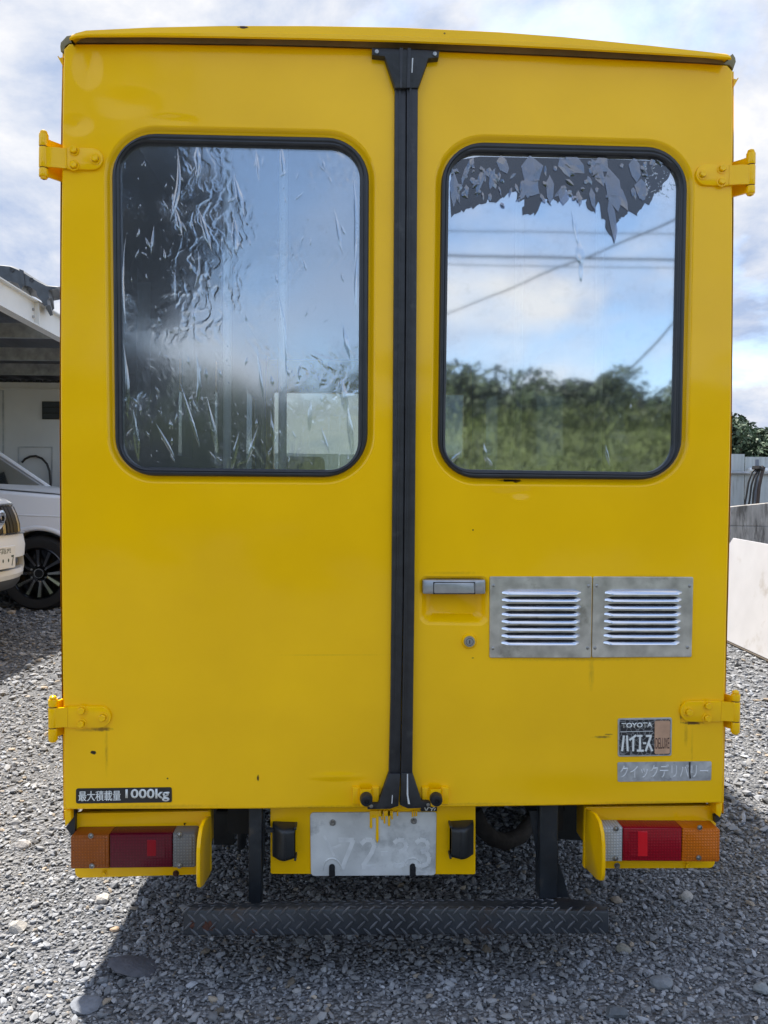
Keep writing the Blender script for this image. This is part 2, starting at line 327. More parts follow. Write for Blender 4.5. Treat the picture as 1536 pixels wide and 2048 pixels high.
# ---------------------------------------------------------------- geometry
class G:
    def __init__(s): s.v = []; s.f = []
    def add(s, vs_, fs): 
        o = len(s.v); s.v += [tuple(p) for p in vs_]; s.f += [tuple(i + o for i in f) for f in fs]; return s
    def box(s, x0, y0, z0, x1, y1, z1):
        return s.add([(x0, y0, z0), (x1, y0, z0), (x1, y1, z0), (x0, y1, z0), (x0, y0, z1), (x1, y0, z1), (x1, y1, z1), (x0, y1, z1)],
                     [(0, 3, 2, 1), (4, 5, 6, 7), (0, 1, 5, 4), (1, 2, 6, 5), (2, 3, 7, 6), (3, 0, 4, 7)])
    def loft(s, rings, cap0=True, cap1=True, closed=True):
        n = len(rings[0]); vs_ = [p for r in rings for p in r]; fs = []
        for k in range(len(rings) - 1):
            for i in range(n if closed else n - 1):
                j = (i + 1) % n
                fs.append((k * n + i, k * n + j, (k + 1) * n + j, (k + 1) * n + i))
        if cap0: fs.append(tuple(range(n))[::-1])
        if cap1: fs.append(tuple((len(rings) - 1) * n + i for i in range(n)))
        return s.add(vs_, fs)
    def prism(s, pts, y0, y1, bev=0.0):
        """pts: world points (x, z used); front at y0 (towards the camera), back at y1."""
        p2 = [(p[0], p[2]) for p in pts]
        if bev:
            q = offset(p2, -bev); q2 = offset(p2, -bev * .3)
            rings = [[(a, y0, c) for a, c in q], [(a, y0 + bev * .3, c) for a, c in q2], [(a, y0 + bev, c) for a, c in p2], [(a, y1, c) for a, c in p2]]
        else: rings = [[(a, y0, c) for a, c in p2], [(a, y1, c) for a, c in p2]]
        return s.loft(rings)
    def tube(s, path, r, n=10, r1=None):
        path = [Vector(p) for p in path]; rings = []; k = len(path); prev = None
        for i, p in enumerate(path):
            t = (path[min(i + 1, k - 1)] - path[max(i - 1, 0)]).normalized()
            a = Vector((0, 0, 1)) if prev is None else prev
            if abs(t.dot(a)) > .97: a = Vector((1, 0, 0))
            u = (a - t * a.dot(t)).normalized(); w = t.cross(u); prev = u
            rr = r if r1 is None else r + (r1 - r) * i / (k - 1)
            rings.append([p + (u * math.cos(q) + w * math.sin(q)) * rr for q in [2 * math.pi * j / n for j in range(n)]])
        return s.loft(rings)
    def cyl(s, c, axis, r, h, n=16, r1=None):
        c = Vector(c); ax = Vector(axis).normalized()
        return s.tube([c, c + ax * h], r, n, r1)
    def lathe(s, prof, c, axis, n=32, cap=False):
        """prof: [(radius, along axis)]"""
        c = Vector(c); t = Vector(axis).normalized(); a = Vector((0, 0, 1)) if abs(t.z) < .9 else Vector((1, 0, 0))
        u = (a - t * a.dot(t)).normalized(); w = t.cross(u)
        return s.loft([[c + t * h + (u * math.cos(q) + w * math.sin(q)) * r for q in [2 * math.pi * j / n for j in range(n)]] for r, h in prof], cap, cap)
    def mesh(s, name):
        me = bpy.data.meshes.new(name); me.from_pydata(s.v, [], s.f)
        bm = bmesh.new(); bm.from_mesh(me); bmesh.ops.recalc_face_normals(bm, faces=bm.faces); bm.to_mesh(me); bm.free()
        return me

def obj(name, g, m, parent=None, smooth=True, ang=35, bev=0, **props):
    me = g.mesh(name) if isinstance(g, G) else g
    o = bpy.data.objects.new(name, me); COL.objects.link(o)
    if m is not None and not me.materials: me.materials.append(m)
    if smooth:
        me.polygons.foreach_set('use_smooth', [True] * len(me.polygons)); me.set_sharp_from_angle(angle=R(ang))
    if parent: o.parent = parent
    if bev:
        b = o.modifiers.new('bevel', 'BEVEL'); b.width = bev; b.segments = 2; b.limit_method = 'ANGLE'
    for k, v in props.items(): o[k] = v
    return o
def thing(name, label, cat, loc=(0, 0, 0), rz=0, group=None):
    o = bpy.data.objects.new(name, None); COL.objects.link(o); o.location = loc; o.rotation_euler = (0, 0, rz)
    o.empty_display_size = .1
    o['label'] = label; o['category'] = cat
    if group: o['group'] = group
    return o

def area(p): return sum(p[i][0] * p[(i + 1) % len(p)][1] - p[(i + 1) % len(p)][0] * p[i][1] for i in range(len(p))) / 2
def offset(p, d):
    """Offset of a closed 2-D outline, d > 0 outwards."""
    sg = 1 if area(p) > 0 else -1; n = len(p); out_ = []
    for i in range(n):
        a, b, c = Vector(p[i - 1]), Vector(p[i]), Vector(p[(i + 1) % n])
        e1 = (b - a).normalized(); e2 = (c - b).normalized()
        n1 = Vector((e1.y, -e1.x)) * sg; n2 = Vector((e2.y, -e2.x)) * sg
        m_ = (n1 + n2)
        if m_.length < 1e-6: m_ = n1
        m_.normalize(); k = d / max(.4, m_.dot(n1)); out_.append((b.x + m_.x * k, b.y + m_.y * k))
    return out_
def rounded(p, r, n=6):
    """Outline with rounded corners (any 2-D units); r may be a list."""
    k = len(p); rs = r if isinstance(r, (list, tuple)) else [r] * k; o = []
    for i in range(k):
        a, b, c = Vector(p[i - 1]), Vector(p[i]), Vector(p[(i + 1) % k])
        u = (a - b).normalized(); w = (c - b).normalized(); half = math.acos(max(-1, min(1, u.dot(w)))) / 2
        if rs[i] <= 0: o.append(tuple(b)); continue
        t = min(rs[i] / math.tan(half), (a - b).length * .49, (c - b).length * .49); rr = t * math.tan(half)
        ctr = b + (u + w).normalized() * (rr / math.sin(half))
        s0 = b + u * t - ctr; s1 = b + w * t - ctr
        a0 = math.atan2(s0.y, s0.x); a1 = math.atan2(s1.y, s1.x); da = (a1 - a0 + math.pi) % (2 * math.pi) - math.pi
        o += [(ctr.x + rr * math.cos(a0 + da * j / n), ctr.y + rr * math.sin(a0 + da * j / n)) for j in range(n + 1)]
    return o
def quad(x0, y0, x1, y1): return [(x0, y0), (x1, y0), (x1, y1), (x0, y1)]
def face_pts(pts, y): return [tuple(q) for q in on(pts, y)]
def fill_with_holes(outer, holes, y):
    """A sheet at y with the given outline and holes (world x, z pairs)."""
    bm = bmesh.new(); edges = []
    for loop in [outer] + holes:
        vv = [bm.verts.new((a, y, c)) for a, c in loop]
        edges += [bm.edges.new((vv[i], vv[(i + 1) % len(vv)])) for i in range(len(vv))]
    bmesh.ops.triangle_fill(bm, use_beauty=True, use_dissolve=False, edges=edges)
    bm.verts.index_update(); g = G(); g.add([v.co.copy() for v in bm.verts], [tuple(v.index for v in f.verts) for f in bm.faces]); bm.free()
    return g
def text(name, s, c4, y, m, parent, bold=0.0, ext=.0006, heavy=0.0, **props):
    """Lettering fitted into the photo quad c4 (tl, tr, br, bl) on the plane y."""
    cu = bpy.data.curves.new(name, 'FONT'); cu.body = s; cu.size = 1; cu.offset = bold; cu.resolution_u = 4
    tmp = bpy.data.objects.new(name + '_tmp', cu); COL.objects.link(tmp)
    bpy.context.view_layer.update()
    me = bpy.data.meshes.new_from_object(tmp.evaluated_get(bpy.context.evaluated_depsgraph_get()))
    bpy.data.objects.remove(tmp); bpy.data.curves.remove(cu)
    xs = [v.co.x for v in me.vertices]; ys = [v.co.y for v in me.vertices]
    x0, x1, y0, y1 = min(xs), max(xs), min(ys), max(ys)
    tl, tr, br, bl = [Vector(q) for q in on(c4, y)]
    for v in me.vertices:
        u = (v.co.x - x0) / (x1 - x0); w = (v.co.y - y0) / (y1 - y0)
        p = bl.lerp(br, u).lerp(tl.lerp(tr, u), w); v.co = p
    bm = bmesh.new(); bm.from_mesh(me)
    r = bmesh.ops.extrude_face_region(bm, geom=list(bm.faces))
    for e in r['geom']:
        if isinstance(e, bmesh.types.BMVert): e.co.y -= ext
    if heavy:                                                # a second, shifted impression thickens the strokes
        d_ = bmesh.ops.duplicate(bm, geom=list(bm.verts) + list(bm.edges) + list(bm.faces))
        for e in d_['geom']:
            if isinstance(e, bmesh.types.BMVert): e.co.x += heavy; e.co.y -= .0001; e.co.z += heavy * .4
    bmesh.ops.recalc_face_normals(bm, faces=bm.faces); bm.to_mesh(me); bm.free()
    me.name = name; me.materials.clear(); me.materials.append(m)
    return obj(name, me, m, parent, smooth=False, **props)
def strokes(segs, w, y, ext=.0006):
    """Lettering drawn as straight pen strokes given in photo pixels."""
    g = G()
    for i, (x0, y0, x1, y1) in enumerate(segs):
        d = Vector((x1 - x0, y1 - y0)).normalized(); nn = Vector((-d.y, d.x)) * w / 2
        g.prism(on([(x0 + nn.x, y0 + nn.y), (x1 + nn.x, y1 + nn.y), (x1 - nn.x, y1 - nn.y), (x0 - nn.x, y0 - nn.y)], y), y - ext - i * .00006, y)
    return g

# ================================================================ SETTING: the ground
def ground_material():
    m = bpy.data.materials.new('gravel_bed'); m.use_nodes = True; nt = m.node_tree; b = nt.nodes['Principled BSDF']; b.inputs['Roughness'].default_value = .95
    tcn = nt.nodes.new('ShaderNodeTexCoord'); v = nt.nodes.new('ShaderNodeTexVoronoi'); v.inputs['Scale'].default_value = 85
    nt.links.new(tcn.outputs['Object'], v.inputs['Vector'])
    r = nt.nodes.new('ShaderNodeValToRGB'); r.color_ramp.elements[0].color = (.06, .063, .068, 1); r.color_ramp.elements[1].color = (.26, .26, .265, 1)  # dark cell tones put the shade between stones into the colour
    nt.links.new(v.outputs['Color'], r.inputs[0]); nt.links.new(r.outputs[0], b.inputs['Base Color'])
    bp = nt.nodes.new('ShaderNodeBump'); bp.inputs['Strength'].default_value = 1; bp.inputs['Distance'].default_value = .02; bp.invert = True
    nt.links.new(v.outputs['Distance'], bp.inputs['Height']); nt.links.new(bp.outputs[0], b.inputs['Normal'])
    return m
g = G(); g.add([(-600, -600, 0), (600, -600, 0), (600, 600, 0), (-600, 600, 0)], [(0, 1, 2, 3)])
obj('ground', g, ground_material(), smooth=False, kind='structure')

def vcol_material(name, attr='tone', rough=.9, bump=0.0):
    m = bpy.data.materials.new(name); m.use_nodes = True; nt = m.node_tree; b = nt.nodes['Principled BSDF']
    a = nt.nodes.new('ShaderNodeAttribute'); a.attribute_name = attr; nt.links.new(a.outputs['Color'], b.inputs['Base Color'])
    b.inputs['Roughness'].default_value = rough; b.inputs['Specular IOR Level'].default_value = .3
    return m
STONEM = vcol_material('crushed_stone', rough=.8)
def templates(n, seed):
    bm = bmesh.new(); bmesh.ops.create_icosphere(bm, subdivisions=1, radius=1)
    base = np.array([v.co[:] for v in bm.verts]); fc = np.array([[v.index for v in f.verts] for f in bm.faces]); bm.free()
    rg = np.random.default_rng(seed); out_ = []
    for _ in range(n):
        p = base * (1 + rg.uniform(-.28, .28, (12, 1)))
        for _c in range(3):                                    # flat broken sides
            d = rg.normal(size=3); d /= np.linalg.norm(d); k = p @ d; lim = rg.uniform(.45, .75)
            p = p - np.outer(np.maximum(k - lim, 0), d)
        p = p * np.array([1.15, rg.uniform(.55, .9), rg.uniform(.32, .62)])
        out_.append(p)
    return np.array(out_), fc
def mesh_np(name, V, F, mtl, col=None):
    me = bpy.data.meshes.new(name); k = F.shape[1]
    me.vertices.add(len(V)); me.vertices.foreach_set('co', V.astype(np.float32).ravel())
    me.loops.add(F.size); me.loops.foreach_set('vertex_index', F.astype(np.int32).ravel())
    me.polygons.add(len(F)); me.polygons.foreach_set('loop_start', np.arange(0, F.size, k, dtype=np.int32))
    me.update(calc_edges=True)
    me.polygons.foreach_set('use_smooth', np.zeros(len(F), dtype=bool))
    if col is not None:
        a = me.color_attributes.new('tone', 'FLOAT_COLOR', 'POINT')
        a.data.foreach_set('color', np.concatenate([col, np.ones((len(col), 1))], 1).astype(np.float32).ravel())
    me.materials.append(mtl); return me
def rotmats(n, rg, tilt):
    a = rg.uniform(0, 2 * np.pi, n); t = rg.normal(0, tilt, n); b_ = rg.uniform(0, 2 * np.pi, n)
    ca, sa = np.cos(a), np.sin(a); z = np.zeros(n); o = np.ones(n)
    Z = np.stack([ca, -sa, z, sa, ca, z, z, z, o], 1).reshape(n, 3, 3)
    cb_, sb = np.cos(b_), np.sin(b_); K = np.zeros((n, 3, 3)); K[:, 0, 2] = cb_; K[:, 2, 0] = -cb_; K[:, 1, 2] = sb; K[:, 2, 1] = -sb
    T = np.eye(3) + np.sin(t)[:, None, None] * K + (1 - np.cos(t))[:, None, None] * (K @ K)
    return T @ Z
def stone_field():
    rg = np.random.default_rng(3); T, fc = templates(24, 5); VV, FF, CC = [], [], []; off = 0
    zones = [(-2.2, 2.2, -.6, .75, 8800, .0052, .45), (-3.1, 3.1, .75, 2.6, 3200, .0075, .45), (-4.4, 4.4, 2.6, 6.0, 900, .0122, .45), (-7, 6, 6.0, 11.0, 190, .022, .45)]
    for (x0, x1, y0, y1, dens, med, sg) in zones:
        n = int((x1 - x0) * (y1 - y0) * dens)
        x = rg.uniform(x0, x1, n); y = rg.uniform(y0, y1, n)
        s = np.minimum(med * np.exp(rg.normal(0, sg, n)), med * 3.0)
        Rm = rotmats(n, rg, .38); ti = rg.integers(0, len(T), n)
        P = np.einsum('nij,nkj->nki', Rm, T[ti]) * s[:, None, None]
        lift = s * rg.uniform(.15, .6, n)
        P += np.stack([x, y, lift], 1)[:, None, :]
        tone = rg.normal(.225, .062, n).clip(.07, .45); hue = rg.normal(0, 1, n)
        C = np.stack([tone * (.985 + .012 * hue), tone, tone * (1.03 - .02 * hue)], 1)
        warm = rg.random(n) < .035; C[warm] *= np.array([1.3, 1.08, .82])
        pale = rg.random(n) < .05; C[pale] *= 1.4
        VV.append(P.reshape(-1, 3)); CC.append(np.repeat(C, 12, 0).clip(0, .7))
        F = fc[None] + (np.arange(n) * 12)[:, None, None] + off; FF.append(F.reshape(-1, 3)); off += n * 12
    return np.concatenate(VV), np.concatenate(FF), np.concatenate(CC)
V, F, C = stone_field()
o = bpy.data.objects.new('gravel', mesh_np('gravel', V, F, STONEM, C)); COL.objects.link(o); o['kind'] = 'stuff'
o['label'] = 'grey crushed stone gravel covering the yard around the van'; o['category'] = 'gravel'

# stones that stand out of the gravel
def big_stone(px, py, wpx, hpx, tone, label, seed, dark=False, flat=False):
    rg = np.random.default_rng(seed); bm = bmesh.new(); bmesh.ops.create_icosphere(bm, subdivisions=2, radius=1)
    p0 = pg(px, py); sc = (p0 - CAM).length / FPX; w = wpx * sc / 2; h = hpx * sc / 2
    dirs = [Vector(rg.normal(size=3)).normalized() for _ in range(7)]; lims = rg.uniform(.55, .85, 7)
    for v in bm.verts:
        for d, l in zip(dirs, lims):
            k = v.co.dot(d)
            if k > l: v.co -= d * (k - l)
        v.co += Vector(rg.normal(0, .02, 3))
        v.co = Vector((v.co.x * w, v.co.y * w * .8, v.co.z * h * (.45 if flat else .75)))
    me = bpy.data.meshes.new('stone'); bm.to_mesh(me); bm.free()
    mm = mat('loose_stone_%d' % seed, tone, .85, var=.2, vscale=60, bump=.3, bscale=120)
    o = obj('stone', me, mm, smooth=dark, ang=40, label=label, category='stone', group='larger stones lying loose in the gravel')
    o.location = (p0.x, p0.y, h * (.16 if flat else .4)); o.rotation_euler = (rg.normal(0, .1), rg.normal(0, .12), rg.uniform(-.6, .6))
big_stone(272, 1935, 96, 52, (.085, .085, .095), 'large smooth dark stone on the shadow edge left of the step', 11, True, True)
big_stone(172, 2012, 62, 34, (.17, .18, .20), 'flat blue grey stone in the sunlit gravel below the dark smooth stone', 12, False, True)
big_stone(38, 1862, 36, 30, (.34, .32, .29), 'chunky pale stone standing up near the left picture edge', 13)
big_stone(45, 1694, 30, 24, (.36, .34, .32), 'small pale pointed stone left of the amber corner of the dirty lamp', 14)
big_stone(206, 1802, 30, 22, (.40, .37, .33), 'cream stone on the sunlit gravel under the dirty tail lamp', 15)
big_stone(230, 1861, 18, 12, (.42, .30, .20), 'small orange tinted stone left of the end of the step', 16)
big_stone(1247, 1903, 30, 24, (.24, .22, .18), 'brownish stone just below the right end of the step', 17)
big_stone(1322, 1972, 40, 34, (.17, .18, .19), 'broad flat grey stone in the open gravel right of the step', 18)
big_stone(1372, 1797, 30, 22, (.32, .30, .27), 'pale beige stone in the gravel below the clean right lamp', 19)
big_stone(1522, 1984, 30, 26, (.22, .23, .23), 'squarish grey stone at the right picture edge', 20)
big_stone(1232, 2032, 44, 28, (.10, .11, .12), 'dark angular stone at the bottom of the picture', 21)
big_stone(1232, 1804, 26, 18, (.30, .25, .20), 'tan stone behind the chamfered right end of the step', 22)

# ================================================================ THE VAN
van = thing('delivery_van', 'yellow box delivery van seen square on from behind with two rear doors', 'van')
ZB = FLOOR; ZT = FLOOR + 1.921
# --- rear doors
SEAL_L = 788; 
left_edge = [(127, 98), (124, 250), (121.5, 500), (120.5, 700), (121, 900), (122.5, 1150), (124.5, 1350), (127.5, 1500), (128.5, 1619)]
right_edge = [(1446, 1606), (1448.5, 1450), (1452, 1300), (1456, 1150), (1460.5, 950), (1463.5, 790), (1465.5, 500), (1466, 250), (1466, 142)]
door_top_l = [(138, 87), (300, 87), (520, 90), (700, 95), (809, 99)]
door_top_r = [(815, 99), (900, 103), (1100, 111), (1300, 121), (1400, 126), (1455, 130)]
lo_ = [(a, b) for a, b in left_edge] + [(300, 1619), (500, 1618.5), (806, 1616)]
left_out = door_top_l + [(806, 1616), (500, 1618.5), (300, 1619)] + left_edge[::-1]
right_out = door_top_r + right_edge[::-1] + [(1300, 1609), (1000, 1613.5), (812, 1616)]
WIN_LO = rounded([(222, 264), (738.5, 275), (735, 955), (230, 951)], [88, 88, 88, 80], 10)
WIN_LI = rounded([(239.5, 285), (720, 297), (716, 940.5), (246, 934)], [56, 60, 58, 50], 10)
WIN_RO = rounded([(884, 281), (1377, 294), (1363, 960), (875.5, 956)], [85, 85, 85, 78], 10)
WIN_RI = rounded([(899, 305), (1358, 316), (1344.5, 945), (890, 938)], [56, 60, 58, 50], 10)
def xz(pts): return [(p[0], p[2]) for p in pts]
def make_door(name, outpx, winpx, m, extra=()):
    o2 = xz(on(outpx, 0)); w2 = xz(on(winpx, 0))
    lip = offset(w2, .019)
    holes = [lip] + [h for h, _ in extra]
    d2 = offset(o2, -.004)
    g = fill_with_holes(d2, holes, 0.0)
    # rolled outer edge and the door's depth
    g.loft([[(a, 0.0, c) for a, c in d2], [(a, .0012, c) for a, c in offset(o2, -.0012)], [(a, .005, c) for a, c in o2], [(a, .034, c) for a, c in o2]], False, False)
    # sheet pressed in around the window
    prof = [(.019, 0.0), (.0165, .0008), (.013, .0035), (.009, .0075), (.006, .0095), (.002, .0105), (-.006, .0105), (-.006, .034)]
    g.loft([[(a, y, c) for a, c in offset(w2, k)] for k, y in prof], False, False)
    for h, rings in extra: g.loft([[(a, 0.0, c) for a, c in h]] + rings, False, True)
    back = fill_with_holes(o2, [offset(w2, -.006)], .034)
    g.add(back.v, back.f)
    return obj(name, g, m, van, ang=50)
door_l = make_door('rear_door', left_out, WIN_LO, P_LEFT)
# dish behind the handle
dish_o = xz(on(rounded([(839, 1152), (976, 1152), (976, 1243), (964, 1252), (852, 1250), (839, 1240)], 12, 4), 0))
def ring_at(px4, r, y): return [(p[0], y, p[2]) for p in on(rounded(px4, r, 4), 0)]
dish = [ring_at([(844, 1156), (972, 1156), (972, 1240), (961, 1247), (855, 1245), (844, 1237)], 12, .004),
        ring_at([(848, 1159), (968, 1159), (968, 1236), (958, 1242), (859, 1240), (848, 1233)], 12, .012),
        ring_at([(862, 1162), (954, 1162), (956, 1226), (950, 1231), (866, 1230), (860, 1225)], 10, .03)]
door_r = make_door('rear_door', right_out, WIN_RO, P_RIGHT, extra=[(dish_o, dish)])
# --- windows: seal, pane
def window(outer, inner, gl, door):
    a = xz(on(outer, -.004)); b = xz(on(inner, 0.0)); n = len(a)
    lerp = lambda t: [(a[i][0] + (b[i][0] - a[i][0]) * t, a[i][1] + (b[i][1] - a[i][1]) * t) for i in range(n)]
    prof = [(0, .012), (0.0, .002), (.06, -.003), (.2, -.0055), (.48, -.0062), (.55, -.0045), (.62, -.0062), (.85, -.005), (.97, -.001), (1.0, .004), (1.0, .016)]
    g = G().loft([[(p[0], y, p[1]) for p in lerp(t)] for t, y in prof], False, False)
    obj('window_seal', g, SEALM, door, ang=60)
    g = G().prism([(p[0], 0, p[1]) for p in offset(b, .006)], .008, .0125)
    obj('window_glass', g, gl, door, smooth=False)
    return b
wl = window(WIN_LO, WIN_LI, GL_L, door_l)
wr = window(WIN_RO, WIN_RI, GL_R, door_r)
# --- tint film: blisters in the left pane, torn remains in the right one
rnd = random.Random(21)
def blister(g, px, py, ln, wd, ang, y=.0072, h=.0022, bend=0.0):
    """An elongated raised bubble, pointed at both ends."""
    d = Vector((math.sin(ang), math.cos(ang))); nn = Vector((d.y, -d.x)); k = 9; rings = []
    for i in range(k):
        t = i / (k - 1); s = math.sin(math.pi * (t ** 1.25)) * (.75 + .35 * rnd.random()); c = Vector((px, py)) + d * (t - .5) * ln + nn * math.sin(t * math.pi) * bend
        q = []
        for j in range(5):
            u = (j / 4 - .5) * .7; p = py_(*(c + nn * u * wd * s), y); q.append((p[0], y - h * s * math.cos(u * math.pi), p[2]))
        rings.append(q)
    g.loft(rings, False, False, closed=False)
g = G()
named = [(347, 370, 150, 16, -.1, 10), (356, 440, 70, 16, .25, 0), (410, 460, 90, 18, .3, 0), (478, 390, 90, 20, .25, 0), (470, 470, 80, 22, .05, 0), (392, 540, 80, 8, -.1, 6), (350, 570, 70, 7, 0, 0),
         (560, 650, 190, 10, .12, 8), (252, 560, 180, 14, .0, -8), (250, 760, 160, 14, .06, 4), (676, 460, 100, 14, .18, 0), (708, 440, 180, 16, .02, 4), (712, 560, 120, 14, -.03, 0), (692, 680, 80, 16, .2, 0), (688, 790, 70, 26, .1, 0),
         (392, 760, 110, 12, 0, 6), (520, 745, 120, 10, .12, 0), (425, 850, 120, 18, .2, 0), (380, 830, 140, 12, .3, 0), (620, 830, 70, 16, -.05, 0), (272, 870, 110, 18, .1, 0), (505, 890, 90, 12, -.3, 0), (545, 860, 80, 10, .1, 0),
         (470, 905, 90, 16, -.2, 0), (330, 880, 80, 12, .5, 0), (700, 860, 120, 18, .1, 0), (650, 880, 60, 10, .3, 0), (515, 330, 70, 12, .1, 0), (395, 315, 60, 20, .05, 0), (565, 320, 70, 16, .1, 0), (305, 480, 60, 8, -.1, 0)]
for (a, b_, ln, wd, an, bd) in named: blister(g, a, b_, ln, wd, an, bend=bd)
for _ in range(150):
    a = rnd.uniform(255, 705); b_ = rnd.choice((rnd.uniform(310, 560), rnd.uniform(700, 925), rnd.uniform(310, 925)))
    ln = rnd.uniform(5, 26); blister(g, a, b_, ln, ln * rnd.uniform(.2, .5), rnd.gauss(.1, .45), h=.0012)
for _ in range(260):
    ln = rnd.uniform(3, 8); blister(g, rnd.uniform(252, 708), rnd.uniform(305, 928), ln, ln * rnd.uniform(.3, .7), rnd.gauss(.1, .6), h=.0009)
obj('film_blister', g, BLISTER, door_l, kind='stuff', label='bubbled and creased window film')
# torn film along the top of the right pane
top = [(902, 322), (960, 313), (1100, 316), (1220, 318), (1320, 322), (1342, 340)]
low = [(1338, 352), (1322, 378), (1312, 384), (1300, 402), (1286, 414), (1272, 430), (1262, 420), (1250, 434), (1241, 428), (1236, 440), (1229, 462), (1226, 490), (1222, 470), (1210, 452), (1206, 432), (1196, 404), (1190, 426), (1180, 420),
       (1172, 396), (1160, 402), (1146, 388), (1132, 380), (1118, 402), (1108, 392), (1100, 408), (1090, 398), (1072, 428), (1058, 424), (1048, 430), (1046, 396), (1036, 402), (1030, 384), (1012, 392), (1004, 400), (992, 404), (976, 398), (960, 410), (944, 414), (930, 420), (914, 432), (902, 430), (900, 380)]
ragged = []
for i in range(len(low)):
    a, b_ = low[i], low[(i + 1) % len(low)] if i + 1 < len(low) else low[i]
    for t in (0, .33, .66):
        ragged.append((a[0] + (b_[0] - a[0]) * t + rnd.uniform(-3.5, 3.5), a[1] + (b_[1] - a[1]) * t + rnd.uniform(-5, 5)))
def sheet(pts, y, th):
    f_ = fill_with_holes(xz(on(pts, y)), [], y); b2 = fill_with_holes(xz(on(pts, y)), [], y + th); f_.add(b2.v, b2.f); 
    p2 = xz(on(pts, y)); f_.loft([[(a, y, c) for a, c in p2], [(a, y + th, c) for a, c in p2]], False, False); return f_
obj('torn_film', sheet(top + ragged, .0066, .0006), FILMD, door_r, smooth=False, label='torn dark tint film left along the top of the pane')
g = G()
def flake(cx, cy, ln, wd, ang, y=.0052):
    d = Vector((math.sin(ang), math.cos(ang))); nn = Vector((d.y, -d.x)); p = []
    for (u, v) in ((-.5, rnd.uniform(-.2, .2)), (-.2, .5), (.25, .35 + rnd.uniform(-.2, .2)), (.5, rnd.uniform(-.3, .3)), (.2, -.4), (-.25, -.5)):
        p.append(tuple(Vector((cx, cy)) + d * u * ln + nn * v * wd))
    q = [py_(a, b_, y) for a, b_ in p]; yy = [y - rnd.uniform(0, .0013) for _ in q]
    c = sum((Vector((w_.x, w_.z)) for w_ in q), Vector((0, 0))) / 6
    vv = [(c.x, y - .0014, c.y)] + [(w_.x, k, w_.z) for w_, k in zip(q, yy)]
    g.add(vv + [(a, b_ + .0008, c_) for a, b_, c_ in vv], [(0, i + 1, (i + 1) % 6 + 1) for i in range(6)] + [(7, (i + 1) % 6 + 8, i + 8) for i in range(6)])
for (a, b_, ln, wd, an) in [(1066, 350, 80, 44, .1), (1062, 372, 40, 46, 1.2), (940, 330, 34, 12, -.5), (1100, 380, 60, 16, 0), (1196, 345, 60, 22, .3), (1186, 400, 50, 12, .2), (1226, 380, 90, 30, .1), (1242, 395, 60, 20, .5), (1282, 378, 40, 24, .2), (930, 350, 50, 10, -.35),
                         (908, 380, 70, 16, 0), (960, 365, 60, 14, -.3), (984, 360, 40, 12, -.2), (1005, 330, 40, 20, .3), (1130, 335, 46, 20, .6), (1150, 330, 50, 30, .8), (1225, 440, 90, 14, .15), (1126, 392, 36, 20, .2), (1205, 330, 40, 30, .5), (1270, 340, 50, 22, .2)]:
    flake(a, b_, ln, wd, an)
for _ in range(90):
    a = rnd.uniform(905, 1325); ymax = 412 - abs(rnd.gauss(0, 12)) - (70 if a > 1300 else 0); flake(a, rnd.uniform(322, ymax), rnd.uniform(8, 26), rnd.uniform(4, 12), rnd.gauss(.1, .6))
obj('film_flake', g, FILML, door_r, smooth=False, kind='stuff', label='curled flakes of torn window film')
g = G()
for (a, b_, ln, wd, an) in [(1160, 505, 60, 26, .1), (1150, 455, 80, 12, .2), (1162, 540, 50, 16, 0), (910, 915, 40, 14, -.8), (970, 905, 40, 14, .1), (978, 922, 26, 10, .6), (1262, 812, 12, 5, 0), (1215, 910, 44, 8, .2)]: blister(g, a, b_, ln, wd, an)
for _ in range(60):
    a = rnd.uniform(1290, 1350); b_ = rnd.uniform(325, 400); blister(g, a, b_, rnd.uniform(5, 14), rnd.uniform(3, 8), rnd.gauss(0, .6), h=.001)
obj('film_blister', g, BLISTER, door_r, kind='stuff', label='glue residue of the removed film')
# --- handle, lock
g = G().prism(on(rounded(quad(845.5, 1159.5, 971, 1188), 3, 3), -.012), -.014, .012, .004); obj('handle_plate', g, DULL, door_r, ang=25)
g = G().prism(on(rounded(quad(868, 1165.5, 949, 1187), 3, 3), -.016), -.0185, -.01, .0025); obj('handle_lever', g, DULL, door_r, ang=25)
g = G().prism(on(quad(866.5, 1164, 950.5, 1188.5), -.0145), -.0143, -.01); obj('handle_gap', g, BADGEK, door_r, smooth=False)
lc = py_(938, 1282, 0)
obj('lock_surround', G().lathe([(.0195, .001), (.0195, -.003), (.0165, -.0075), (.016, -.0075), (.0, -.0075)], lc, (0, 1, 0), 28), P_PART, door_r)
obj('lock', G().lathe([(.0145, 0), (.0145, -.009), (.0125, -.0125), (.009, -.0125), (.0085, -.011), (.0055, -.011), (.005, -.012), (0, -.012)], lc, (0, 1, 0), 28), DULL, door_r)
obj('keyhole', G().box(lc.x - .0012, -.0128, lc.z - .0045, lc.x + .0012, -.0105, lc.z + .0045), BADGEK, door_r, smooth=False)
obj('lock_ring', G().lathe([(.0098, -.0126), (.0092, -.0132), (.0086, -.0126)], lc, (0, 1, 0), 28), BADGEK, door_r)
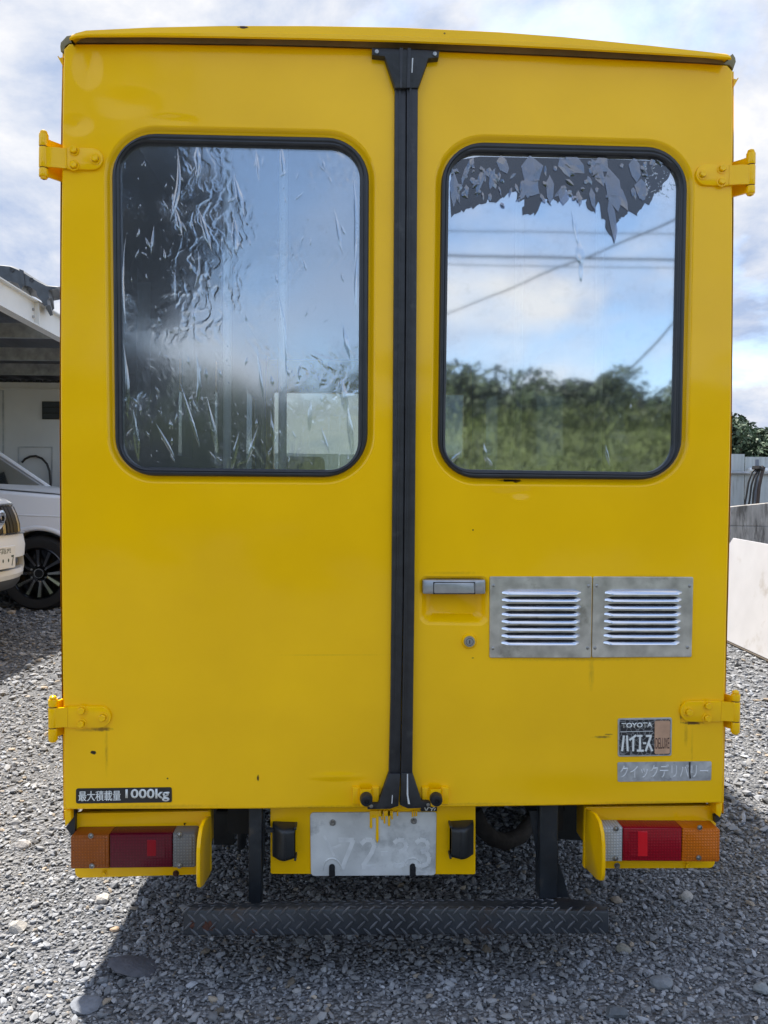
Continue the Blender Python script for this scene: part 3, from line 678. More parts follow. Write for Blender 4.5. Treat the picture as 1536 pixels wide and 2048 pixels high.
# --- centre seal
def vstrip(pl, pr, y0, y1, m, name, parent):
    obj(name, G().prism(on(pl + pr[::-1], y0), y0, y1, .003), m, parent, ang=30)
vstrip([(789.5, 176), (788.5, 400), (786, 800), (783, 1200), (781, 1400), (777.5, 1548)], [(812.5, 176), (812, 400), (809.5, 800), (806.5, 1200), (803, 1400), (801, 1548)], -.012, .01, RUBBER, 'centre_seal', door_l)
vstrip([(813.5, 176), (813, 400), (810.5, 800), (807.5, 1200), (804.5, 1400), (802, 1548)], [(836, 176), (834.5, 400), (832, 800), (829, 1200), (826.5, 1400), (825, 1548)], -.017, .01, RUBBER, 'centre_seal', door_r)
g = G()
obj('seal_ridge', G().prism(on([(819, 176), (816.5, 800), (810.5, 1400), (812.5, 1400), (819, 800), (822.5, 176)], -.018), -.0195, -.012), RUBBER, door_r)
obj('seal_ridge', G().prism(on([(798, 176), (796, 800), (790.5, 1400), (793, 1400), (799, 800), (801.5, 176)], -.013), -.0145, -.008), RUBBER, door_l)
g = G().prism(on([(744, 95), (879, 101), (877, 115), (857, 117), (836, 176), (790, 176), (769, 113), (744, 110)], -.02), -.021, -.001, .002); capt = obj('seal_cap', g, RUBBER, van, ang=30)
for (a, b_) in ((753.5, 104), (869.5, 108.5)): obj('screw', G().lathe([(.005, .0), (.005, -.003), (.002, -.0035), (0, -.0035)], py_(a, b_, -.021), (0, 1, 0), 14), SCREW, capt)
obj('seal_rib', G().prism(on([(799, 96), (806, 96), (804, 176), (800, 176)], -.022), -.0235, -.02), RUBBER, capt)
obj('seal_rib', G().prism(on([(815, 97), (822, 97), (820, 176), (814, 176)], -.022), -.0245, -.02), RUBBER, capt)
obj('seal_crack', G().prism(on([(824, 116), (826.5, 116), (825, 145), (823, 145)], -.0215), -.0216, -.02), FADED, capt)
g = G().prism(on([(777, 1548), (801, 1548), (799, 1575), (797, 1612), (780, 1618), (735, 1619), (734, 1607), (756, 1607)], -.02), -.021, -.001, .002); capl = obj('seal_cap', g, RUBBER, van, ang=30)
g = G().prism(on([(802, 1546), (825, 1546), (843, 1602), (863, 1603.5), (864, 1614), (838, 1616), (816, 1617), (800, 1610), (802, 1578)], -.02), -.022, -.001, .002); capr = obj('seal_cap', g, RUBBER, van, ang=30)
for c_, q in ((capl, (742.5, 1612)), (capr, (856, 1609))):
    obj('screw', G().lathe([(.0045, .0), (.0045, -.003), (.002, -.0035), (0, -.0035)], py_(*q, -.021), (0, 1, 0), 14), SCREW, c_)
obj('seal_crack', G().prism(on([(814, 1548), (816, 1548), (816.5, 1590), (820, 1608), (816, 1608), (813.5, 1588)], -.0221), -.0226, -.021), FADED, capr)
obj('seal_crack', G().prism(on([(784, 1590), (785.5, 1590), (784.5, 1607), (783, 1607)], -.0211), -.0216, -.02), FADED, capl)
# --- hinges
def hexbolt(g, c, r=.0092, h=.0095):
    g.lathe([(r * 1.45, 0), (r * 1.45, -.0018), (r * 1.02, -.002)], c, (0, 1, 0), 20)
    g.lathe([(r, 0), (r, -h * .85), (r * .85, -h), (r * .5, -h), (0, -h * .9)], c, (0, 1, 0), 6)
def hinge(strap, bolts, bx, by0, by1, side, leafrows):
    yb = -.006
    xa = py_(bx, by0, yb); r = .0115
    # strap: lies on the door, then steps out to the pin
    zt = py_(strap[1][0], strap[0][1], -.006).z; zb_ = py_(strap[1][0], strap[1][1], -.006).z
    x_pin = xa.x; x_end = py_(strap[1][0] if side < 0 else strap[0][0], strap[0][1], -.006).x
    x_edge = -.85 if side < 0 else .85
    g = G(); w = zt - zb_; zm = (zt + zb_) / 2; pts = []
    cx = x_end + side * w / 2
    x_fold = x_edge - side * .012
    front = [(x_fold + side * 0, -.0065)]
    # rounded end and flat part
    outl = [(x_fold, zt)] + [(cx - side * math.sin(t) * w / 2, zm + math.cos(t) * w / 2) for t in [math.pi * k / 12 for k in range(13)]] + [(x_fold, zb_)]
    g.prism([(a, 0, c) for a, c in outl], -.0075, -.0005, .0018)
    # part that cranks out to the pin
    xs_ = [x_fold, x_fold + side * .012, x_edge + side * .012, x_pin - side * r * .75]; ysx = [-.0075, -.0085, -.0125, -.0135]
    rings = [[(x, y, zt - .002), (x, y + .006, zt - .002), (x, y + .006, zb_ + .002), (x, y, zb_ + .002)] for x, y in zip(xs_, ysx)]
    g.loft(rings)
    hg = obj('hinge', g, P_PART, van, ang=40)
    gb = G()
    for q in bolts: hexbolt(gb, py_(*q, -.0075))
    # three knuckles and the pin head
    z0 = py_(bx, by1, yb).z; z1 = py_(bx, by0, yb).z; gk = G()
    for (a, b_) in ((z0 + .006, zb_ - .0008), (zb_ + .0016, zt - .0016), (zt + .0010, z1 - .007)): gk.lathe([(r * .93, a), (r, a + .002), (r, b_ - .002), (r * .93, b_)], (x_pin, yb, 0), (0, 0, 1), 18, True)
    gk.lathe([(r * .6, z1 - .008), (r * .8, z1 - .004), (r * .7, z1), (r * .3, z1 + .003), (0, z1 + .003)], (x_pin, yb, 0), (0, 0, 1), 16)
    gk.lathe([(r * .3, z0), (r * .7, z0 + .002), (r * .7, z0 + .007)], (x_pin, yb, 0), (0, 0, 1), 16)
    for bq in bolts:
        gq = G(); hexbolt(gq, py_(*bq, -.0075)); obj('bolt', gq, P_PART, hg, ang=30)
    obj('barrel', gk, P_PART, hg, ang=40)
    obj('hinge_pin', G().cyl((x_pin, yb, z0 + .01), (0, 0, 1), r * .86, z1 - z0 - .02, 14), RUSTM, hg)
    # fixed leaf on the van's side
    za = z1 - .014; zc_ = z0 + .012; gl_ = G()
    rings = []
    for x, y, dz in ((x_pin - side * .004, yb + .004, 0), (x_pin - side * .012, .012, -.004), (x_edge + side * .004, .045, -.006), (x_edge + side * .0025, .11, -.006)):
        rings.append([(x, y, za), (x + side * .006, y + .003, za), (x + side * .006, y + .003, zc_), (x, y, zc_)])
    gl_.loft(rings); obj('leaf', gl_, P_PART, hg, ang=40)
hinge([(96, 297), (206, 340)], [(148, 301), (191, 318), (148, 331)], 87.5, 263, 359, -1, None)
hinge([(115, 1413), (222, 1455)], [(164, 1421), (206, 1435), (163, 1447.5)], 106, 1393, 1485, -1, None)
hinge([(1392, 330), (1490, 372)], [(1405, 349), (1444, 337.5), (1443, 363.5)], 1502, 301, 392, 1, None)
hinge([(1361, 1402), (1462, 1443)], [(1377, 1424), (1415, 1411), (1414, 1436)], 1471.5, 1382, 1469, 1, None)
# --- louvred vents
def vent(c4, lou, screws_, door):
    g = G().prism(on(rounded(c4, 3, 3), -.004), -.005, 0.0, .0012); vp = obj('vent_panel', g, STEEL, van, ang=20)
    for i in range(8):
        t = i / 7; (xa, xb, ya), (xc, xd, yb) = lou; l, r_, yc = xa + (xc - xa) * t, xb + (xd - xb) * t, ya + (yb - ya) * t
        gg = G(); rings = []; hh = 5.0
        for (u, k) in ((0, .02), (.03, .45), (.065, .85), (.1, 1), (.5, 1), (.9, 1), (.935, .85), (.97, .45), (1, .02)):
            x = l + (r_ - l) * u; q = []
            for (dy, dep) in ((-hh * k, .0), (-hh * .82 * k, .0022), (-hh * .4 * k, .0062), (hh * .15, .0098), (hh * .62, .0122), (hh * .9, .0128), (hh * .93, .0118)):
                p = py_(x, yc + dy, -.005); q.append((p.x, -.0048 - dep * k, p.z))
            rings.append(q)
        gg.loft(rings, False, False, closed=False)
        lv = obj('louvre', gg, CHROME, vp, ang=60)
        sl = on(rounded(quad(l + 6, yc + hh * .2, r_ - 6, yc + hh * 1.18), 2, 2), -.0051)
        obj('louvre_slot', G().prism(sl, -.0056, -.004), BADGEK, vp, smooth=False)
    for q in screws_: obj('screw', G().lathe([(.0042, 0), (.0042, -.0015), (.0022, -.003), (0, -.003)], py_(*q, -.005), (0, 1, 0), 12), SCREW, vp)
vent([(979.5, 1153), (1184, 1153), (1182, 1315.5), (979, 1315.5)], ((1004, 1162, 1183.5), (1003, 1159, 1284)), [(987, 1171), (1177, 1172), (986, 1296.5), (1175, 1296)], door_r)
vent([(1186, 1153), (1386.5, 1154), (1383, 1314), (1183.5, 1315)], ((1210, 1364, 1183.5), (1207, 1359.5, 1283.5)), [(1193.5, 1171.5), (1379, 1172), (1190, 1296), (1375, 1295)], door_r)
# --- stickers and badges
st = obj('load_sticker', G().prism(on(rounded([(152, 1577), (343.5, 1574.5), (343.8, 1604.5), (152, 1607)], 4, 3), -.001), -.0015, -.0002), BADGEK, van, smooth=False)
text('lettering', '最大積載量', [(157, 1582.5), (241, 1581), (241, 1601), (157, 1602.5)], -.0015, LETTER, st, .0, heavy=.0006)
text('lettering', '1000kg', [(251, 1578.5), (339, 1577), (339, 1603), (251, 1601.5)], -.0015, LETTER, st, .022)
bd = obj('model_badge', G().prism(on(rounded([(1236, 1437), (1344, 1435), (1343, 1511.5), (1236, 1513.5)], 4, 3), -.002), -.0025, 0, .0008), FOILS, van, ang=20)
obj('badge_field', G().prism(on(rounded([(1239, 1440), (1341, 1438.5), (1340.5, 1509), (1238.5, 1510.5)], 3, 3), -.0025), -.0029, -.002), CRACK, bd, smooth=False)
obj('badge_panel', G().prism(on(rounded([(1309.5, 1441.5), (1340, 1441), (1339.5, 1507), (1309, 1508)], 3, 3), -.003), -.0035, -.0027), BRONZE, bd, smooth=False)
text('lettering', 'TOYOTA', [(1243, 1446), (1305, 1444.5), (1305, 1454.5), (1243, 1456)], -.003, LETTER, bd, .028)
obj('badge_line', G().prism(on([(1241, 1463), (1305, 1462), (1305, 1463), (1241, 1464)], -.003), -.0033, -.0027), FADED, bd, smooth=False)
k = 230 / 1536
sg_ = [(185, 340, 160, 550), (226, 340, 236, 550), (352, 335, 258, 402), (312, 380, 308, 550), (362, 345, 432, 345), (400, 345, 400, 545), (358, 542, 450, 542), (440, 442, 482, 442), (478, 345, 556, 345), (545, 350, 475, 550), (512, 430, 562, 548)]
obj('lettering', strokes([(1220 + a * k, 1420 + b_ * k, 1220 + c * k, 1420 + d * k) for a, b_, c, d in sg_], 4.0, -.003), LETTER, bd, smooth=False)
text('lettering', 'DELUXE', [(1311, 1476), (1338.5, 1475.5), (1338.5, 1497), (1311, 1497.5)], -.0036, mat('brown_print', (.07, .03, .02), .6), bd, -.004, ext=.0004)
sb_ = obj('name_strip', G().prism(on(rounded([(1235, 1524.5), (1423, 1522.5), (1422, 1560.5), (1235.5, 1563.5)], 3, 3), -.001), -.0016, -.0002), FOILS, van, smooth=False)
text('lettering', 'クイックデリバリー', [(1240, 1530), (1416, 1527.5), (1416, 1556), (1240, 1557)], -.0016, EMBOSS, sb_, .008)
obj('strip_crack', G().prism(on([(1378, 1524), (1381, 1524), (1380, 1542), (1382, 1557), (1379, 1557), (1378, 1542)], -.0017), -.0024, -.001), BADGEK, sb_, smooth=False)
# --- door stops at the foot of the doors
for (cx, ty, sx) in ((732, 1574, 0), (871, 1574, 1)):
    L_, R_ = cx - 27, cx + 26
    gp = G()
    for (a, b_) in ((L_, L_ + 14), (R_ - 14, R_)): gp.prism(on(quad(a, ty, b_, ty + 33), -.004), -.009, 0, .0015)
    zt = py_(cx, ty + 2, -.012).z; zb_ = py_(cx, ty + 35, -.012).z
    xs_ = [py_(v, ty, -.01).x for v in (L_ + 13, L_ + 17, R_ - 17, R_ - 13)]
    gp.loft([[(x, y, zt), (x, y + .004, zt), (x, y + .004, zb_), (x, y, zb_)] for x, y in zip(xs_, (-.008, -.024, -.024, -.008))])
    cb_ = obj('door_catch', gp, P_PART, van, ang=30)
    c = py_(cx, ty + 20, -.02)
    obj('rubber_stop', G().lathe([(.015, .0), (.0165, -.006), (.0155, -.018), (.0135, -.023), (.007, -.024), (.006, -.019), (0, -.019)], c, (-.05, 1, .12), 24), BLACKP, cb_)
# --- body shell
def body():
    """Sides, floor, front and the hollow inside; the rear is closed by the doors."""
    L1 = 4.25
    le = [py_(a, b_, .034) for a, b_ in left_edge]; re_ = [py_(a, b_, .034) for a, b_ in right_edge][::-1]
    wall = G()
    z0 = FLOOR - .02
    for side, ed in ((-1, le), (1, re_)):
        n = len(ed); outer = []; inner = []
        for i in range(n):
            x = ed[i].x + side * .003; z = ed[i].z
            outer.append((x, z)); inner.append((x - side * .05, z))
        return_outer = outer
        yield side, outer
sides = dict(body())
def side_window_spans(side): return [(.55, .72), (1.15, 1.42), (1.95, 2.3)] if side < 0 else [(.7, 1.0), (1.5, 2.2)]
SHELL = []
for side, outer in sides.items():
    zt, zb_ = max(z for _, z in outer), min(z for _, z in outer)
    xm = lambda z: np.interp(z, [p[1] for p in outer[::-1]], [p[0] for p in outer[::-1]])
    spans = side_window_spans(side); zs = [zb_ - .03, zb_, .7, 1.0, 1.38, 1.95, 2.15, zt]
    ys = sorted({.036, 3.1, 3.9, 4.2} | {v for s_ in spans for v in s_})
    g = G(); gr = G(); th = .05
    for i in range(len(ys) - 1):
        for j in range(len(zs) - 1):
            ya, yb = ys[i], ys[i + 1]; za, zc_ = zs[j], zs[j + 1]
            hole = abs(za - 1.38) < .01 and (any(abs(ya - s_[0]) < .01 for s_ in spans) or abs(ya - 3.1) < .01)
            xa, xb = xm(za), xm(zc_)
            if hole:
                for (p, q) in ((ya, za), (yb, za)):
                    gr.add([(xa, p, za), (xa - side * th, p, za), (xb - side * th, p, zc_), (xb, p, zc_)], [(0, 1, 2, 3)])
                for (x_, z_) in ((xa, za), (xb, zc_)): gr.add([(x_, ya, z_), (x_, yb, z_), (x_ - side * th, yb, z_), (x_ - side * th, ya, z_)], [(0, 1, 2, 3)])
                continue
            g.add([(xa, ya, za), (xa, yb, za), (xb, yb, zc_), (xb, ya, zc_)], [(0, 1, 2, 3)])
    g.add([(outer[0][0], .036, zt), (outer[0][0] - side * th, .036, zt), (outer[-1][0] - side * th, .036, zb_), (outer[-1][0], .036, zb_)], [(0, 1, 2, 3)])
    sp_ = obj('side_panel', g, P_BODY, van, ang=40)
    gi = gr
    for i in range(len(ys) - 1):
        for j in range(1, len(zs) - 1):
            ya, yb = ys[i], ys[i + 1]; za, zc_ = zs[j], zs[j + 1]
            if abs(za - 1.38) < .01 and (any(abs(ya - s_[0]) < .01 for s_ in spans) or abs(ya - 3.1) < .01): continue
            gi.add([(xm(za) - side * th, ya, za), (xm(za) - side * th, yb, za), (xm(zc_) - side * th, yb, zc_), (xm(zc_) - side * th, ya, zc_)], [(0, 1, 2, 3)])
    obj('side_lining', gi, INNER, sp_, ang=40)
    for s_ in spans + [(3.1, 3.9)]:
        x_ = xm(1.6) - side * .025
        obj('side_window', G().box(x_ - .002, s_[0] + .002, 1.382, x_ + .002, s_[1] - .002, 1.948), GL_F, sp_, smooth=False)
    # drip rail along the roof edge
    zr = py_(117, 122, .03).z if side < 0 else py_(1474, 165, .03).z; xr = xm(zr)
    dr_ = [(xr - side * .004, zr - .014), (xr + side * .010, zr + .012), (xr + side * .0085, zr + .013), (xr + side * .004, zr + .008), (xr - side * .004, zr + .010)]
    obj('drip_rail', G().loft([[(a, .03, c) for a, c in dr_], [(a, 4.1, c) for a, c in dr_]]), P_BODY, van, smooth=False)
obj('floor_pan', G().box(-.83, .04, FLOOR - .005, .825, 4.2, FLOOR + .03), UNDER, van, smooth=False)
# front of the cab
g = G(); 
for (x0, x1, z0, z1) in ((-.85, .85, FLOOR - .02, 1.40), (-.85, .85, 2.05, 2.36), (-.85, -.76, 1.40, 2.05), (.76, .85, 1.40, 2.05), (-.02, .02, 1.40, 2.05)): g.box(x0, 4.2, z0, x1, 4.27, z1)
fr = obj('cab_front', g, P_BODY, van, smooth=False)
obj('windshield', G().box(-.76, 4.23, 1.40, .76, 4.236, 2.05), GL_F, fr, smooth=False)
obj('dashboard', G().box(-.78, 3.6, .9, .78, 4.19, 1.36), INNER, van, bev=.05)
for sx in (-.42, .42):
    s0 = obj('cab_seat', G().box(sx - .24, 2.55, .82, sx + .24, 3.05, 1.0), INNER, van, bev=.04)
    obj('seat_back', G().box(sx - .24, 2.45, 1.0, sx + .24, 2.6, 1.30), INNER, s0, bev=.04)
    obj('headrest', G().box(sx - .13, 2.47, 1.32, sx + .13, 2.57, 1.45), INNER, s0, bev=.03)
for (pa, yy) in ((455, .10), (566, .10), (1038, .10), (1199, .10)):
    a = py_(pa, 600, yy); obj('cabin_pole', G().cyl((a.x, yy, FLOOR + .03), (0, 0, 1), .011, 1.86, 12), INPOLE, van)
obj('cabin_shelf', G().box(-.79, .55, FLOOR + .4, .79, .9, 1.12), INNER, van, bev=.01)
obj('cabin_ceiling', G().box(-.80, .05, 2.305, .80, 4.2, 2.315), INNER, van, smooth=False)
# --- roof with its overhanging lip
lip_top = [(140, 74), (152, 66), (172, 60.5), (300, 54), (450, 50.5), (620, 50.5), (800, 53.5), (1000, 63), (1125, 72.5), (1300, 90.5), (1420, 104), (1456, 109.5), (1461, 113)]
lip_bot = [(141, 80), (153, 76), (172, 73.5), (300, 73), (450, 75), (620, 78.5), (800, 83.5), (1000, 91.5), (1125, 97.5), (1300, 107.5), (1420, 115), (1456, 118), (1461, 119)]
g = G(); rings = []
for (a, b_), (c, d) in zip(lip_top, lip_bot):
    t = py_(a, b_, -.030); u = py_(c, d, -.034)
    x = t.x; zt_, zu = t.z, u.z; h = zt_ - zu
    rings.append([(x, .03, zu + .03), (x, -.012, zu + .026), (x, -.024, zu + .016), (x, -.031, zu), (x, -.0355, zu + .002), (x, -.036, zu + h * .3), (x, -.0335, zu + h * .36), (x, -.031, zu + h * .93), (x, -.027, zt_), (x, .02, zt_ + .006), (x, .3, zt_ + .02), (x, 2.2, zt_ + .035), (x, 4.1, zt_ + .02), (x, 4.27, zt_ - .03), (x, 4.27, zu)])
g.loft(rings, True, True, closed=False)
roof = obj('roof', g, P_BODY, van, ang=30)
sealpts = [(122, 104), (121, 94), (133, 81), (150, 78)] + [(a, b_ + 1) for a, b_ in lip_bot[2:]] + [(1466, 116), (1471, 124), (1471, 140)]
seallow = [(128, 104), (131, 93), (139, 87.5), (152, 86)] + [(172, 86.5), (300, 87), (450, 89), (620, 92.5), (800, 98), (1000, 107), (1125, 112.5), (1300, 121.5), (1420, 127.5), (1456, 131)] + [(1458, 131), (1463, 136), (1465, 142)]
n = min(len(sealpts), len(seallow))
a_ = on(sealpts[:n], .004); b2 = on(seallow[:n], .004)
g = G(); g.loft([[(p.x, .006, p.z + .012), (p.x, .0025, p.z), (q.x, .0025, q.z + .001), (q.x, .036, q.z + .001), (p.x, .036, p.z + .012)] for p, q in zip(a_, b2)])
obj('roof_seal', g, mat('aged_roof_rubber', (.20, .16, .07), .6, var=.4, vscale=6), roof, ang=40)
# --- body corner feet below the doors
for pts in ([(127.5, 1622), (141, 1621), (142, 1640), (136, 1648), (129.5, 1654)], [(1433, 1608.5), (1446.5, 1607.5), (1444, 1628), (1441, 1636), (1434, 1630)]):
    obj('corner_foot', G().prism(on(pts, .01), .012, .06, .002), P_PART, van)
for pts in ([(131, 1655), (136, 1649), (140, 1640), (139.5, 1618), (150, 1620), (150, 1655), (149, 1676), (146, 1674)], [(1443, 1637), (1436, 1630), (1430, 1632), (1431, 1646), (1435, 1643)]):
    obj('foot_bracket', G().prism(on(pts, .03), .03, .05), DARKST, van, smooth=False)
# --- tail lamps
def lamp(panel, lx, ly, splits, screws_, panscr, refl, mats_, gx, glue, side):
    yp, yl = .045, -.004
    # housing: front sheet, bent back at the top
    zt = py_(panel[0][0], panel[0][1], yp).z; g = G()
    g.prism(on(rounded(panel, ([10, 5, 5, 5, 12] if side < 0 else [5, 10, 12, 5]), 4), yp), yp, yp + .012, .003)
    x0 = py_(min(p[0] for p in panel), 1690, yp + .01).x; x1 = py_(max(p[0] for p in panel), 1690, yp + .01).x
    tl = obj('tail_lamp', g, P_PART, van, ang=40)
    gx_ = G().box(x0 + .012, yp + .0125, zt - .12, x1 - .012, yp + .12, zt - .012); obj('lamp_box', gx_, P_PART, tl, bev=.004)
    ztop = py_(lx[0], ly[0], yp).z; zbot = py_(lx[0], ly[1], yl).z
    dz = (py_(lx[1], ly[2], yp).z - ztop)
    xa = py_(lx[0], 1690, (yp + yl) / 2).x; xb = py_(lx[1], 1690, (yp + yl) / 2).x
    cuts = [xa] + [py_(s_, 1690, yl).x for s_ in splits] + [xb]
    for i in range(3):
        q0, q1 = cuts[i], cuts[i + 1]; f = lambda x: ztop + dz * (x - xa) / (xb - xa); fb = lambda x: zbot + dz * (x - xa) / (xb - xa)
        pts = [(q0 + .0006, 0, f(q0)), (q1 - .0006, 0, f(q1)), (q1 - .0006, 0, fb(q1)), (q0 + .0006, 0, fb(q0))]
        rs = [.0, .0, .0, .0]
        if i == 0: rs = [.008, 0, 0, .006]
        if i == 2: rs = [0, .008, .006, 0]
        p2 = rounded([(p[0], p[2]) for p in pts], rs, 4)
        g = G().prism([(a, 0, c) for a, c in p2], yl, yp - .0005, .003 if i != 1 else .0045)
        obj(('amber_lens', 'red_lens', 'clear_lens')[i if side < 0 else 2 - i], g, mats_[i], tl, ang=30)
        p3 = rounded(offset([(p[0], p[2]) for p in pts], -.008), .004, 3)
        if i != 1: obj('lens_rib', G().prism([(a, 0, c) for a, c in p3], yl - .0012, yl + .002, .001), mats_[i], tl, ang=30)
    obj('reflector', G().prism(on(quad(*refl[0]), yl - .001), yl - .0018, yl + .002, .0006), refl[1], tl, smooth=False)
    obj('reflector', G().prism(on(quad(*refl[2]), yl - .001), yl - .0012, yl + .002, .0006), mats_[1], tl, smooth=False)
    for q in screws_: obj('screw', G().lathe([(.0066, 0), (.0066, -.0025), (.005, -.0028), (.0046, -.001), (.002, -.0035), (0, -.0035)], py_(*q, yl - .0015), (0, 1, 0), 14), SCREW, tl)
    for q, m_ in panscr:
        g = G(); hexbolt(g, py_(*q, yp), .0055, .006); obj('bolt', g, m_, tl, ang=30)
    # guard blade beside the lamp
    xg = py_(gx, 1690, yp).x; prof = [(yp, 1632), (.02, 1633), (-.03, 1640), (-.065, 1655), (-.088, 1680), (-.097, 1705), (-.098, 1740), (-.097, 1764), (-.090, 1774), (-.078, 1775), (-.05, 1772), (yp, 1748)]
    if side > 0: prof = [(y, r - 13) for y, r in prof]
    q2 = [(y, py_(gx, r, y).z) for y, r in prof]; t_ = .0045
    def ring(x, k): 
        o_ = offset(q2, k); return [(x, a, c) for a, c in o_]
    g = G().loft([ring(xg - t_, -.002), ring(xg - t_ + .002, 0), ring(xg + t_ - .002, 0), ring(xg + t_, -.002)]); obj('guard_plate', g, P_PART, tl, ang=45)
    return tl
lamp([(142, 1627), (421, 1622), (422, 1746), (395, 1750), (150, 1757)], (147.5, 396), (1653.5, 1738, 1651), (218.5, 345), [(182, 1671), (359, 1669), (184, 1731.5), (359, 1731)], [((208, 1746), P_PART), ((352, 1746.5), RUSTM)],
     ((294, 1680, 312, 1712), REFLXD, (293, 1678, 330, 1716)), (AMBERD, REDD, CLEARD), 418, 0, -1)
lamp([(1170, 1614), (1434, 1611), (1430, 1737), (1167, 1738)], (1195, 1431.5), (1639.5, 1723, 1641), (1245.5, 1364.5), [(1232, 1657), (1399, 1654.5), (1231, 1716.5), (1397, 1715)], [((1373, 1729.5), P_PART), ((1234, 1731), SCREW)],
     ((1276, 1663, 1295, 1712.5), REFLX, (1258, 1662, 1276, 1713)), (CLEAR, RED, AMBER), 1173, 0, 1)
# scuff on the left lens
# --- number plate and its panel
yn = .05
g = G().prism(on(rounded([(540.5, 1606), (951, 1602), (951, 1749), (541, 1748)], 4, 3), yn), yn, yn + .004, .0012)
npn = obj('plate_panel', g, P_PART, van, ang=20)
obj('panel_flange', G().box(py_(545, 1700, yn).x, yn + .0045, py_(700, 1606, yn).z - .004, py_(946, 1700, yn).x, yn + .1, py_(700, 1606, yn).z), P_PART, npn, smooth=False)
g = G().prism(on(rounded([(620, 1625), (873, 1624), (871, 1750.5), (622, 1752)], [8, 5, 6, 8], 4), yn - .003), yn - .004, yn - .0005, .0012)
pl = obj('number_plate', g, PLATEW, van, ang=20)
W = 5.0
digs = [(677, 1680, 708, 1680), (707, 1680, 690, 1722), (690, 1722, 684, 1738)]
digs += [(722, 1688, 731, 1680), (731, 1680, 744, 1680), (744, 1680, 749, 1690), (749, 1690, 744, 1704), (744, 1704, 726, 1732), (724, 1734, 752, 1734)]
digs += [(762, 1707, 775, 1707)]
for x_ in (788, 832): digs += [(x_, 1686, x_ + 8, 1679), (x_ + 8, 1679, x_ + 20, 1681), (x_ + 20, 1681, x_ + 25, 1691), (x_ + 25, 1691, x_ + 20, 1701), (x_ + 20, 1701, x_ + 10, 1704), (x_ + 20, 1703, x_ + 27, 1713), (x_ + 27, 1713, x_ + 24, 1727), (x_ + 24, 1727, x_ + 8, 1733), (x_ + 8, 1733, x_ - 1, 1728)]
obj('lettering', strokes(digs, 8.5, yn - .004, .0007), FADED, pl, smooth=False)
obj('lettering', strokes([(648, 1672, 658, 1690), (658, 1690, 668, 1712), (662, 1698, 682, 1690)], 4.2, yn - .004, .0007), FADED, pl, smooth=False)
for q in ((665.5, 1645), (827.5, 1641.5)):
    g = G(); hexbolt(g, py_(*q, yn - .004), .0058, .006); obj('bolt', g, SCREW, pl, ang=30)
for (a, b_) in ((664, 1731), (825.5, 1730)):
    obj('plate_slot', G().prism(on(rounded([(a - 6, b_ - 3), (a + 6, b_ - 3), (a + 6, b_ + 22), (a - 6, b_ + 22)], [6, 6, 1, 1], 4), yn - .0045), yn - .0052, yn - .002), BADGEK, pl, smooth=False)
    arch = [(a + 19 * math.cos(t), b_ + 10 - 24 * math.sin(t)) for t in [math.pi * k / 12 for k in range(13)]]
    obj('plate_arch', G().tube([py_(*q, yn - .0042) for q in arch], .0022, 8), PLATEW, pl)
    g = G(); hexbolt(g, py_(a, b_ + 4, yn - .005), .005, .006); obj('bolt', g, BLACKP, pl, ang=30)
# run paint dripping from the panel edge onto the plate
g = G()
for (x_, ln, w_) in ((742, 32, 4.5), (754.5, 60, 5), (764, 14, 3), (769, 22, 3.4), (778, 27, 4), (784, 13, 3), (795, 6, 3), (825, 8, 2.6), (829, 7, 2.6), (833, 6, 2.6), (748, 10, 8), (760, 7, 10), (776, 6, 12)):
    top_ = 1621; c = [(x_ - w_ / 2 * 1.3, top_), (x_ + w_ / 2 * 1.3, top_), (x_ + w_ / 2, top_ + 5 + ln * .5), (x_ + w_ * .6, top_ + 5 + ln * .85), (x_, top_ + 5 + ln), (x_ - w_ * .6, top_ + 5 + ln * .85), (x_ - w_ / 2, top_ + 5 + ln * .5)]
    g.prism(on(c, yn - .0045), yn - .0062 - .0001 * (ln % 7), yn - .003, .0006)
obj('paint_drip', g, P_PART, pl, ang=60, kind='stuff', label='runs of yellow paint on the plate')
# scrap of an old sticker under the seal cap
st2 = obj('sticker_scrap', G().prism(on(quad(842, 1605, 874, 1622.5), yn - .006), yn - .0065, yn - .0045), BADGEK, npn, smooth=False)
obj('sticker_mark', strokes([(849, 1614, 852, 1621), (853, 1621, 857, 1614), (858, 1614, 864, 1618), (864, 1618, 870, 1613), (864, 1618, 863, 1622), (868, 1621, 871, 1616)], 1.8, yn - .0066, .0003), LETTER, npn, smooth=False)
